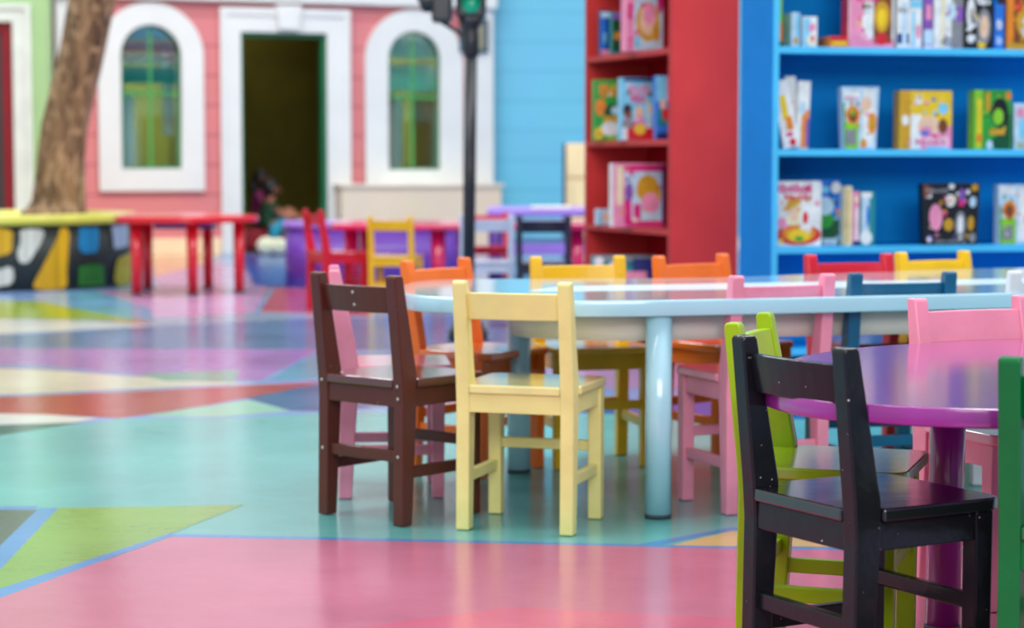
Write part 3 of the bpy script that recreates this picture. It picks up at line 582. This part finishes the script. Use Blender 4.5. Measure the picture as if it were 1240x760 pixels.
# ------------------------------------------------------------------ tree and planter
PX, PY, PR = -3.70, 15.0, .92
mat('planter_dark', (40,48,46), rough=.55, bump=.8, bscale=1.5, stretch=(22,22,.05))
def wood_slats(name, rgb):
    return mat(name, rgb, rough=.5, vary=.18, vscale=1.2, stretch=(26,26,.3), bump=.5, bscale=1)
PLANT= [('yellow', [(-1.527, 0.431), (-1.264, 0.429), (-1.248, 0.345), (-1.261, 0.266), (-1.381, 0.233), (-1.53, 0.245)]), ('white', [(-1.204, 0.429), (-1.02, 0.427), (-1.034, 0.341), (-1.098, 0.252), (-1.154, 0.185), (-1.221, 0.197), (-1.237, 0.271), (-1.2, 0.344)]), ('white', [(-1.353, 0.154), (-1.269, 0.175), (-1.24, 0.118), (-1.283, 0.04), (-1.535, 0.036), (-1.472, 0.132)]), ('yellow', [(-0.902, 0.436), (-0.819, 0.434), (-0.822, 0.291), (-0.839, 0.12), (-0.863, -0.006), (-1.127, 0.002), (-1.088, 0.104), (-0.986, 0.181), (-0.918, 0.265)]), ('blue', [(-0.746, 0.439), (-0.532, 0.434), (-0.535, 0.283), (-0.572, 0.243), (-0.72, 0.242), (-0.757, 0.289)]), ('green', [(-0.759, 0.163), (-0.625, 0.181), (-0.481, 0.164), (-0.464, 0.011), (-0.77, 0.014)]), ('paleblue', [(-0.411, 0.442), (-0.079, 0.446), (-0.064, 0.278), (-0.371, 0.26)]), ('olive', [(-0.323, 0.193), (-0.173, 0.216), (-0.008, 0.228), (-0.025, 0.0), (-0.366, 0.007)])]
t = thing('tree_planter', 'round planter painted with yellow, blue and green graffiti under a yellow rim', 'planter', (PX, PY, Z0))
obj('planter_wall', lathe(B(), [(PR,0),(PR,.45),(PR-.12,.45),(PR-.12,.0)], seg=72), MATS['planter_dark'], t)
gc = {'yellow':(222,172,10),'white':(216,218,206),'blue':(26,140,196),'green':(44,128,44),'paleblue':(178,206,232),'olive':(184,178,10)}
gn = list(gc); bm = B()
for c, pts in PLANT:
    pts = [(a+(sum(q[0] for q in pts)/len(pts)-a)*.12, z+(sum(q[1] for q in pts)/len(pts)-z)*.08) for a, z in pts]
    sm = rounded(pts, 3) if c in ('white','yellow','olive') else pts
    A = [bm.verts.new(((PR+.010)*math.cos(a), (PR+.010)*math.sin(a), min(max(z, .004), .444))) for a, z in sm]
    # subdivide along the curve so the patch hugs the wall
    f = bm.faces.new(A); f.material_index = gn.index(c)
bmesh.ops.triangulate(bm, faces=bm.faces[:])
for _ in range(5): bmesh.ops.subdivide_edges(bm, edges=[e for e in bm.edges if e.calc_length() > .04], cuts=1)
for v in bm.verts:
    r_ = math.hypot(v.co.x, v.co.y); v.co.x *= (PR+.010)/r_; v.co.y *= (PR+.010)/r_
bmesh.ops.recalc_face_normals(bm, faces=bm.faces[:])
obj('graffiti_paint', bm, [wood_slats('graffiti_'+k_, v_) for k_, v_ in gc.items()], t)
obj('rim', lathe(B(), [(PR+.03,.452),(PR+.035,.46),(PR+.035,.510),(PR+.025,.518),(PR-.20,.518),(PR-.20,.452)], seg=72), mat('rim_yellow', (214,212,84), rough=.3, coat=.3, vary=.15), t)
obj('soil', lathe(B(), [(0,.0),(PR-.13,.0),(PR-.13,.44),(0,.47)], seg=48), mat('soil', (70,52,38), rough=.9, bump=.8, bscale=30), t)

# trunk: rings along a leaning path, noise-displaced
bark = mat('bark', (126,96,68), rough=.9, vary=.45, vscale=3.0, stretch=(3,3,.9), bump=1.0, bscale=9)
nt_ = bark.node_tree; pb_ = nt_.nodes['Principled BSDF']; src_ = pb_.inputs['Base Color'].links[0].from_socket
tc_ = nt_.nodes.new('ShaderNodeTexCoord'); mp_ = nt_.nodes.new('ShaderNodeMapping'); mp_.inputs['Scale'].default_value = (9,9,4)
nz_ = nt_.nodes.new('ShaderNodeTexNoise'); nz_.inputs['Scale'].default_value = 1.6; nz_.inputs['Detail'].default_value = 6; nz_.inputs['Distortion'].default_value = 1.0
nt_.links.new(tc_.outputs['Object'], mp_.inputs['Vector']); nt_.links.new(mp_.outputs['Vector'], nz_.inputs['Vector'])
rr_ = nt_.nodes.new('ShaderNodeValToRGB'); rr_.color_ramp.elements[0].position = .48; rr_.color_ramp.elements[1].position = .62
nt_.links.new(nz_.outputs['Fac'], rr_.inputs['Fac'])
mx_ = nt_.nodes.new('ShaderNodeMix'); mx_.data_type = 'RGBA'; nt_.links.new(rr_.outputs['Color'], mx_.inputs[0]); nt_.links.new(src_, mx_.inputs[6]); mx_.inputs[7].default_value = lin((172,140,106))
nt_.links.new(mx_.outputs[2], pb_.inputs['Base Color'])
path = [(-3.31,15.0,.455,.27),(-3.30,15.0,.50,.235),(-3.29,15.0,.58,.195),(-3.27,15.0,.85,.175),(-3.24,15.02,1.15,.165),(-3.175,15.03,1.45,.160),(-3.095,15.03,1.75,.160),(-3.02,15.02,2.10,.165),(-2.97,15.0,2.5,.165),(-2.96,15.0,3.1,.16),(-2.95,15.0,3.9,.12),(-2.93,15.0,4.8,.04)]
def tube(path, seg=28, sub=4, amp=.07, seed=0):
    bm = B(); rings = []
    P_ = [Vector(p[:3]) for p in path]; R_ = [p[3] for p in path]
    S = []
    for i in range(len(path)-1):
        for s in range(sub):
            u = s/sub; S.append((P_[i].lerp(P_[i+1], u), R_[i]*(1-u)+R_[i+1]*u))
    S.append((P_[-1], R_[-1]))
    for i, (p, r) in enumerate(S):
        a = S[max(i-1,0)][0]; b = S[min(i+1,len(S)-1)][0]; q = (b-a).to_track_quat('Z','Y')
        ring = []
        for k in range(seg):
            th = 2*PI*k/seg; dv = q @ Vector((math.cos(th), math.sin(th), 0))
            rr = r*(1+amp*noise.noise(Vector((math.cos(th)*2.2, math.sin(th)*2.2, p.z*1.6+seed)))*1.6 + amp*.5*noise.noise(Vector((math.cos(th)*7, math.sin(th)*7, p.z*3+seed))))
            ring.append(bm.verts.new(p+dv*rr))
        rings.append(ring)
    for a, b in zip(rings, rings[1:]):
        for k in range(seg): bm.faces.new((a[k], a[(k+1)%seg], b[(k+1)%seg], b[k])).smooth = True
    bm.faces.new(rings[0][::-1]); bm.faces.new(rings[-1])
    return bm
t = thing('tree', 'leaning tree trunk with rough brown bark growing from the painted planter', 'tree', (-3.30,15.0,.47))
obj('trunk', tube(path), bark, t, loc=(3.30,-15.0,-.47))
obj('branch', tube([(-2.95,15,3.2,.09),(-2.5,15.1,3.7,.07),(-2.0,15.2,4.2,.05)], seed=3), bark, t, loc=(3.30,-15.0,-.47))
obj('branch', tube([(-2.96,15,3.3,.09),(-3.5,14.8,3.8,.07),(-4.0,14.7,4.3,.05)], seed=9), bark, t, loc=(3.30,-15.0,-.47))

# ------------------------------------------------------------------ pink house
FP = (-3.446, 19.76); FU = (.935, .355)
fr = rot_of(FU)
pinkm = siding('pink_siding', (220,130,132), .285, (180,88,98))
whitem = mat('white_trim', (226,229,227), rough=.45, vary=.02)
def arch(xc, hw, z0, zt, n=16):
    zs = zt-hw; pts = [(xc-hw, z0), (xc+hw, z0)]
    for k in range(n+1):
        a = PI*k/n; pts.append((xc+hw*math.cos(a), zs+hw*math.sin(a)))
    return pts
def rectp(x0, x1, z0, z1): return [(x0,z0),(x1,z0),(x1,z1),(x0,z1)]
def holed(outer, holes, y0, y1):
    """flat panel in the x-z plane with holes, thickness along y"""
    cu = bpy.data.curves.new('tmp', 'CURVE'); cu.dimensions = '2D'; cu.fill_mode = 'BOTH'; cu.extrude = abs(y1-y0)/2
    for poly in [outer]+holes:
        s = cu.splines.new('POLY'); s.points.add(len(poly)-1); s.use_cyclic_u = True
        for i, (a, b) in enumerate(poly): s.points[i].co = (a, b, 0, 1)
    o = bpy.data.objects.new('tmp', cu); col.objects.link(o)
    dg = bpy.context.evaluated_depsgraph_get(); me = bpy.data.meshes.new_from_object(o.evaluated_get(dg))
    bpy.data.objects.remove(o); bm = B(); bm.from_mesh(me); bpy.data.meshes.remove(me); bpy.data.curves.remove(cu)
    for v in bm.verts: v.co = Vector((v.co.x, (y0+y1)/2 - v.co.z, v.co.y))
    for f in bm.faces: f.material_index = 0
    bmesh.ops.recalc_face_normals(bm, faces=bm.faces[:])
    return bm
FL3 = (FP[0], FP[1], 0)
W1, W2, DR = (.006,.289), (2.632,.273), (.877,1.736)
h_w1 = arch(W1[0], W1[1]+.004, .821, 2.191); h_w2 = arch(W2[0], W2[1]+.004, .810, 2.187); h_d = rectp(DR[0]-.004, DR[1]+.004, -.01, 2.142)
outer = [(-.876,0),(DR[0]-.004,0),(DR[0]-.004,2.142),(DR[1]+.004,2.142),(DR[1]+.004,0),(3.47,0),(3.47,3.4),(-.876,3.4)]
obj('wall_back', holed(outer, [h_w1, h_w2], 0, .14), pinkm, loc=FL3, rotz=fr, kind='structure', label='pink clapboard house front')
greenf = mat('frame_green', (16,112,70), rough=.4); glassm = None
def glass(name, tint, rough=.03, refl=.35):
    m = bpy.data.materials.new(name); m.use_nodes = True; n = m.node_tree.nodes; l = m.node_tree.links
    n.remove(n['Principled BSDF']); out = n['Material Output']
    tr = n.new('ShaderNodeBsdfTransparent'); tr.inputs[0].default_value = tint
    gl = n.new('ShaderNodeBsdfGlossy'); gl.inputs['Roughness'].default_value = rough; gl.inputs['Color'].default_value = (.85,.97,.95,1)
    mx = n.new('ShaderNodeMixShader'); mx.inputs[0].default_value = refl
    l.new(tr.outputs[0], mx.inputs[1]); l.new(gl.outputs[0], mx.inputs[2]); l.new(mx.outputs[0], out.inputs[0])
    return m
gls = glass('window_glass', (.75,.92,.88,1), refl=.28)
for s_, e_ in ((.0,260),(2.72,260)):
    q_ = Vector((FP[0]+FU[0]*s_-FU[1]*.7, FP[1]+FU[1]*s_+FU[0]*.7, 2.7)); area('room_fill_light', q_, .5, .5, e_)  # added fill inside the side rooms, brightens what shows behind the panes
q_ = Vector((FP[0]+FU[0]*1.4-FU[1]*1.6, FP[1]+FU[1]*1.4+FU[0]*1.6, 2.6)); area('room_fill_light', q_, .5, .5, 3.5, c=(1,.9,.6))  # added warm fill that lifts the dark doorway interior
def arched_window(nm, xc, hw, z0, zt, ohw, oz0, ozt):
    root = bpy.data.objects.new(nm, None); col.objects.link(root); root.location = FL3; root.rotation_euler = (0,0,fr); root['kind'] = 'structure'
    obj('window_surround', holed(arch(xc, ohw, oz0, ozt, 24), [arch(xc, hw, z0, zt, 24)], -.05, -.001), whitem, root, label='wide white arched surround')
    obj('window_frame', holed(arch(xc, hw-.001, z0+.001, zt-.001, 24), [arch(xc, hw-.022, z0+.022, zt-.022, 24)], .015, .06), greenf, root)
    obj('pane', holed(arch(xc, hw-.022, z0+.022, zt-.022, 24), [], .036, .040), gls, root)
    bm = box(B(), xc-.011, xc+.011, .018,.034, z0+.024, zt-.024)
    box(bm, xc-hw+.024, xc+hw-.024, .016,.035, (z0+zt)/2+.02, (z0+zt)/2+.045)
    obj('muntin', bm, mat('muntin_green', (60,160,80), rough=.4), root)
    # curtains and imitated reflection bands stand behind the glass
    return root
w1 = arched_window('window_1', W1[0], W1[1], .825, 2.187, .503, .612, 2.397)
w2 = arched_window('window_2', W2[0], W2[1], .814, 2.183, .510, .664, 2.397)
# door
dr = bpy.data.objects.new('door_1', None); col.objects.link(dr); dr.location = FL3; dr.rotation_euler = (0,0,fr); dr['kind'] = 'structure'
bm = B()
U_ = [(.689,0),(.877,0),(.877,2.138),(1.736,2.138),(1.736,0),(1.949,0),(1.949,2.345),(.689,2.345)]
prism(bm, U_, -.045, -.001, 'y', bev=.006)
U2 = [(.67,0),(.72,0),(.72,2.30),(1.92,2.30),(1.92,0),(1.97,0),(1.97,2.37),(.67,2.37)]
prism(bm, U2, -.065, -.0455, 'y', bev=.005)
prism(bm, [(1.245,2.16),(1.44,2.16),(1.47,2.40),(1.21,2.40)], -.11, -.066, 'y', bev=.008)
obj('door_casing', bm, whitem, dr, label='white moulded casing with a keystone')
bm = B(); prism(bm, [(.878,0),(.905,0),(.905,2.095),(1.695,2.095),(1.695,0),(1.735,0),(1.735,2.137),(.878,2.137)], .0, .12, 'y', bev=.003)
obj('door_frame', bm, greenf, dr, label='dark green inner frame')
# trims
def fbox(nm, x0, x1, y0, y1, z0, z1, m, bev=.004, **k): return obj(nm, box(B(), x0, x1, y0, y1, z0, z1, bev=bev), m, loc=FL3, rotz=fr, kind='structure', **k)
fbox('trim_1', -.90, 3.49, -.10, -.0005, 2.425, 3.1, whitem)
fbox('trim_2', 3.286, 3.475, -.035, -.0005, 0, 2.4245, whitem)
fbox('trim_3', -.880, -.742, -.035, -.0005, 0, 2.4245, whitem)
fbox('baseboard_back', -.741, .668, -.03, -.0005, 0, .157, mat('base_cream', (250,224,186), rough=.5))
# bench-like slatted ledge right of the door
slatm = siding('beige_slats', (234,214,190), .075, (214,192,168), .3)
t = thing('wooden_ledge', 'beige slatted wooden ledge below the right arched window', 'ledge', FL3, fr)
obj('front_panel', box(B(), 1.80, 3.46, -.30, -.28, 0, .64, bev=.003), slatm, t)
obj('side_panel', box(B(), 1.80, 1.82, -.2795, -.05, 0, .64), slatm, t); obj('side_panel', box(B(), 3.44, 3.46, -.2795, -.05, 0, .64), slatm, t)
obj('ledge_top', box(B(), 1.775, 3.485, -.325, -.051, .6402, .672, bev=.006), mat('ledge_cream', (238,222,202), rough=.5), t)
# small framed plaque at the house corner
t = thing('wall_plaque', 'narrow dark framed plaque on the white house corner behind the pole', 'sign', (FP[0]+FU[0]*3.27, FP[1]+FU[1]*3.27-.05, 1.985), fr)
obj('frame', holed(rectp(-.15,.15,0,.335), [rectp(-.115,.115,.03,.305)], -.03, -.002), mat('plaque_dark', (18,70,90), rough=.5), t)
obj('plate', box(B(), -.114,.114,-.02,-.004,.031,.304), mat('plaque_plate', (150,146,120), rough=.6), t)
# interior of the house
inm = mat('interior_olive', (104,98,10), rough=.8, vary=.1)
bm = B(); D_ = 2.2
box(bm, -.85, 3.45, D_, D_+.05, 0, 3.0); box(bm, -.87, -.82, .15, D_, 0, 3.0); box(bm, 3.42, 3.46, .15, D_, 0, 3.0); box(bm, -.87, 3.46, .15, D_+.05, 3.0, 3.05)
box(bm, .62, .66, .15, D_, 0, 3.0); box(bm, 2.325, 2.345, .15, D_, 0, 3.0)
obj('wall_interior', bm, inm, loc=FL3, rotz=fr, kind='structure')
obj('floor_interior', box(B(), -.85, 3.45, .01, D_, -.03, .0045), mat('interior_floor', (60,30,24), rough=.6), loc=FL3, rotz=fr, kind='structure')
# curtains, plus coloured bands imitating reflections in the arched windows
def curtain(x0, x1, z0, z1, m, y=.22, amp=.012, nfold=6):
    bm = B(); n_ = 40; a = []; b = []
    for k in range(n_+1):
        u = k/n_; x = x0+(x1-x0)*u; yy = y+amp*math.sin(u*nfold*2*PI)
        a.append(bm.verts.new((x, yy, z0))); b.append(bm.verts.new((x, yy, z1)))
    for k in range(n_): bm.faces.new((a[k], a[k+1], b[k+1], b[k])).smooth = True
    return bm
TL = mat('reflected_teal', (0,150,150), rough=.8); WH = mat('curtain_reflected_grey', (200,206,212), rough=.8); BR = mat('curtain_brown', (150,112,20), rough=.8); PLM = mat('reflected_plum', (140,70,110), rough=.8); SB = mat('reflected_blue', (50,130,170), rough=.8); PT = mat('reflected_pale', (150,214,206), rough=.8)  # teal, plum, blue and pale colours imitate reflections in the panes
for nm_, x0, x1, z0, z1, m_, y_, lb in (('curtain',-.30,-.20,.80,1.60,TL,.20,'teal strip imitating a reflection at the left side of the left arched window'),  # left window strips stand in for reflections, not cloth
    ('curtain',-.19,-.11,.80,1.55,WH,.24,'pale grey strip imitating a reflection in the left arched window'),
    ('curtain',.17,.27,1.15,2.0,WH,.24,'pale grey strip imitating a reflection at the right of the left arched window'),
    ('reflection_band',-.33,.33,1.64,1.80,TL,.18,'teal imitated reflection band across the left arched window'),
    ('reflection_band',-.33,.33,1.825,1.92,WH,.19,'pale grey imitated reflection band across the left arched window'),
    ('reflection_band',-.33,.33,1.935,2.05,PLM,.20,'plum imitated reflection band across the left arched window'),
    ('reflection_band',-.33,.33,2.06,2.25,SB,.21,'blue imitated reflection band at the top of the left arched window'),
    ('reflection_band',2.355,2.98,1.60,1.865,PT,.18,'lower pale teal imitated reflection band in the right arched window'),
    ('reflection_band',2.355,2.98,1.93,2.25,PT,.19,'upper pale teal imitated reflection band in the right arched window'),
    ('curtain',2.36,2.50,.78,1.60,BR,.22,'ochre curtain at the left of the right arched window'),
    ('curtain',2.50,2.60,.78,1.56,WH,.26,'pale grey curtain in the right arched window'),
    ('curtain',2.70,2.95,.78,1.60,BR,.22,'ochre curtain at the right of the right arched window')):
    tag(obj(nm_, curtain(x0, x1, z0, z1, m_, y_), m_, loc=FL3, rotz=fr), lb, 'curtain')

# ------------------------------------------------------------------ green house (left) and blue house (right)
gh = mat('house_green', (164,200,142), rough=.55, vary=.03)
obj('wall_left', holed([(-9.0,0),(-1.30,0),(-1.30,2.17),(-.324,2.17),(-.324,0),(0,0),(0,3.4),(-9.0,3.4)], [], 0, .17), [gh], loc=(-4.262,19.1,0), kind='structure')
d2 = bpy.data.objects.new('door_2', None); col.objects.link(d2); d2.location = (-4.262,19.1,0); d2['kind'] = 'structure'
bm = B(); prism(bm, [(-.322,0),(-.154,0),(-.154,2.325),(-1.47,2.325),(-1.47,0),(-1.302,0),(-1.302,2.168),(-.322,2.168)], -.04, -.001, 'y', bev=.006)
prism(bm, [(-.20,0),(-.145,0),(-.145,2.335),(-1.48,2.335),(-1.48,0),(-1.425,0),(-1.425,2.28),(-.20,2.28)], -.06, -.0405, 'y', bev=.005)
obj('door_casing', bm, mat('trim_greenish', (222,230,220), rough=.5), d2, label='white moulded casing')
obj('door_frame', prism(B(), [(-.324,0),(-.43,0),(-.43,2.08),(-1.19,2.08),(-1.19,0),(-1.30,0),(-1.30,2.17),(-.324,2.17)], .02, .12, 'y', bev=.004), mat('frame_red', (140,10,26), rough=.4), d2, label='dark red door frame')
obj('door_leaf', box(B(), -1.189,-.431,.05,.10,.0,2.079, bev=.004), mat('leaf_dark', (60,56,56), rough=.5), d2)
bm = B()
for z0, z1 in ((.15,.95),(1.08,1.95)): box(bm, -1.10,-.52,.040,.0495,z0,z1, bev=.003)
obj('door_panel', bm, mat('leaf_panel', (44,40,42), rough=.5), d2)
bl = siding('blue_siding', (108,198,228), .30, (92,180,214), .3)
obj('wall_right', box(B(), -.35, 14.0, 0, .15, 0, 3.6), bl, loc=(0,21.15,0), kind='structure')
obj('trim_4', box(B(), -.35, 14.0, -.02, -.0005, 0, .12), whitem, loc=(0,21.15,0), kind='structure')

# opposite house fronts across the hall (seen only mirrored in the window glass)
ow = bpy.data.objects.new('wall_front', None); col.objects.link(ow); ow.location = (0,-9,0); ow['kind'] = 'structure'
obj('panel', box(B(), 4, 30, -.3, 0, 0, 6.0), mat('opp_wall', (150,190,200), rough=.6), ow)
obj('fascia', box(B(), 4, 30, .001, .10, 4.3, 6.0), mat('opp_blue', (70,130,170), rough=.6), ow)
obj('band', box(B(), 4, 30, .001, .25, 3.45, 3.75), mat('opp_violet', (150,90,130), rough=.6), ow)
obj('awning', box(B(), 4, 30, .001, .6, 2.55, 3.1), mat('opp_teal', (0,110,110), rough=.6), ow)
for k in range(12):
    obj('column', box(B(), 5+k*2.1, 5.35+k*2.1, .001, .3, 0, 2.54), whitem, ow)
    obj('shutter', box(B(), 5.6+k*2.1, 6.8+k*2.1, .001, .05, 0, 2.1), mat('opp_brown', (70,50,36), rough=.6), ow)

# ------------------------------------------------------------------ people and things in the doorway
def fpt(s, d, z): return Vector((FP[0]+FU[0]*s-FU[1]*d, FP[1]+FU[1]*s+FU[0]*d, z))
def skin_body(name, verts, edges, m, parent, sub=2):
    me = bpy.data.meshes.new(name); me.from_pydata([v[:3] for v in verts], edges, [])
    o = bpy.data.objects.new(name, me); col.objects.link(o); o.parent = parent
    sk = o.modifiers.new('skin', 'SKIN'); 
    for i, v in enumerate(verts):
        r = v[3]; me.skin_vertices[0].data[i].radius = (r, r if len(v) < 5 else v[4])
    me.skin_vertices[0].data[0].use_root = True
    sb = o.modifiers.new('sub', 'SUBSURF'); sb.levels = sub; sb.render_levels = sub
    me.materials.append(m)
    return o
skinm = mat('skin', (176,116,88), rough=.55); skin2 = mat('skin_dark', (112,70,56), rough=.55)
def ensure_skin(me):
    return
# red floor cushion/sofa
p = (-2.50,20.70,.0045)
t = thing('floor_sofa', 'low dark red padded seat inside the doorway', 'sofa', p, fr)
obj('seat_pad', box(B(), -.25,.42,-.22,.30,.02,.22, bev=.04), mat('sofa_red', (150,16,34), rough=.7), t)
obj('base', box(B(), -.24,.41,-.21,.29,0,.0195), mat('sofa_base', (40,16,16), rough=.7), t)

def person(label, loc, rz, hand_side, cols, hair_len, seated_z, legs_out):
    t = thing('person', label, 'person', loc, rz)
    z = seated_z
    # pelvis, chest, neck, head, arms, legs (child size), facing local +x
    V = [(0,0,z+.08,.085),(.01,0,z+.20,.085),(.02,0,z+.31,.09),(.03,0,z+.375,.035),(.035,0,z+.41,.045),(.045,0,z+.49,.085,.08),(.05,0,z+.545,.06),
         (.02,.10,z+.33,.035),(.08,.13,z+.22,.027),(.19,.07,z+.17,.020),(.02,-.10,z+.33,.035),(.10,-.13,z+.23,.027),(.22,-.06,z+.20,.020)]
    E_ = [(0,1),(1,2),(2,3),(3,4),(4,5),(5,6),(2,7),(7,8),(8,9),(2,10),(10,11),(11,12)]
    n0 = len(V)
    for s in (1,-1):
        k0, k1, f0, f1 = legs_out[0 if s == 1 else 1]
        V += [(.04,.06*s,z+.07,.06),(k0[0],.06*s+k0[1],k0[2],.042),(f0[0],.05*s+f0[1],f0[2],.026),(f0[0]+.07,.05*s+f0[1],f0[2]-.005,.02)]
        b = len(V)-4; E_ += [(0,b),(b,b+1),(b+1,b+2),(b+2,b+3)]
    # fingers: five short tapered tips per hand
    for h, sy in ((9,1),(12,-1)):
        hx, hy, hz, _ = V[h][:4]
        for q in range(5):
            a = (q-2)*.45
            V.append((hx+.028*math.cos(a), hy-sy*.012+.02*math.sin(a), hz-.01, .006)); V.append((hx+.05*math.cos(a), hy-sy*.012+.035*math.sin(a), hz-.022, .005))
            E_ += [(h, len(V)-2), (len(V)-2, len(V)-1)]
    skin_body('body', V, E_, cols[0], t)
    # shirt: torso shell + sleeves
    S_ = [(0,0,z+.085,.098),(.01,0,z+.20,.098),(.02,0,z+.30,.102),(.025,0,z+.345,.06),(.02,.10,z+.33,.046),(.06,.12,z+.26,.042),(.02,-.10,z+.33,.046),(.065,-.12,z+.26,.042)]
    skin_body('shirt', S_, [(0,1),(1,2),(2,3),(2,4),(4,5),(2,6),(6,7)], cols[1], t)
    P_ = [(0,0,z+.07,.095)]; EP = []
    for s in (1,-1):
        k0 = legs_out[0 if s == 1 else 1][0]
        P_ += [(.05,.06*s,z+.07,.072),(.05+(k0[0]-.05)*.75,.06*s+k0[1]*.75,z+.07+(k0[2]-z-.07)*.75,.056)]
        b = len(P_)-2; EP += [(0,b),(b,b+1)]
    skin_body('shorts', P_, EP, cols[2], t)
    bm = B(); ball(bm, (.030,0,z+.505), .094, sz=1.02)
    if hair_len: ball(bm, (-.045,0,z+.505-hair_len/2), .07, sz=(hair_len/.14), sx=.7)
    # clear the face side
    for v in bm.verts:
        if v.co.x > .085 and v.co.z < z+.555: v.co.x = .085-(v.co.x-.085)*.5
    obj('hair', bm, mat('hair_dark', (24,18,18), rough=.5), t)
    fz = z+.49
    for s in (1,-1): obj('eye', ball(B(), (.125,s*.030,fz+.005), .010), mat('eye_dark', (20,14,12), rough=.3), t)
    obj('nose', ball(B(), (.134,0,fz-.015), .012, sz=1.3), cols[0], t)
    for s in (1,-1): obj('ear', ball(B(), (.045,s*.088,fz-.01), .017, sy=.5), cols[0], t)
    bm = B(); ball(bm, (.127,0,fz-.042), .018, sx=.4, sz=.3); obj('mouth', bm, mat('lip', (150,60,60), rough=.5), t)
    return t
mg = mat('shirt_magenta', (128,10,90), rough=.7); dg_ = mat('shirt_green', (20,70,44), rough=.7); tq = mat('shorts_teal', (20,150,180), rough=.7); nv = mat('trousers_dark', (40,30,44), rough=.7)
legsA = [((.20,.02,.30),None,(.24,.02,.06),None),((.19,-.02,.28),None,(.25,-.02,.06),None)]
person('person with long dark hair in a magenta top sitting in the doorway', (-2.56,20.92,.0045), fr-.5, 1, (skin2, mg, nv), .20, .22, legsA)
legsB = [((.24,.02,.42),None,(.40,.02,.26),None),((.22,-.02,.38),None,(.42,-.02,.24),None)]
person('child in a dark green shirt and teal shorts sitting with bent knees in the doorway', (-2.42,20.50,.0045), fr+.05, 1, (skinm, dg_, tq), 0, .13, legsB)
p = fpt(1.05,-.30,Z0)
for k_, (dx, dy, sx, lb) in enumerate(((0,0,1,'white plush cushion with pale green patches on the doorstep, left of a pair'),(.12,-.04,.9,'white plush cushion with pale green patches on the doorstep, right of a pair'))):
    bm = B(); ball(bm, (0,0,.085), .09*sx, sx=1.1, sz=.95)
    t = thing('plush_cushion', lb, 'cushion', (p.x+dx, p.y+dy, Z0), 0)
    obj('body', bm, mat('plush_white', (232,232,206), rough=.9, vary=.1), t)
    bm = B(); ball(bm, (.01,-.075*sx,.10), .03, sy=.5); obj('patch', bm, mat('plush_green', (190,216,160), rough=.9), t)
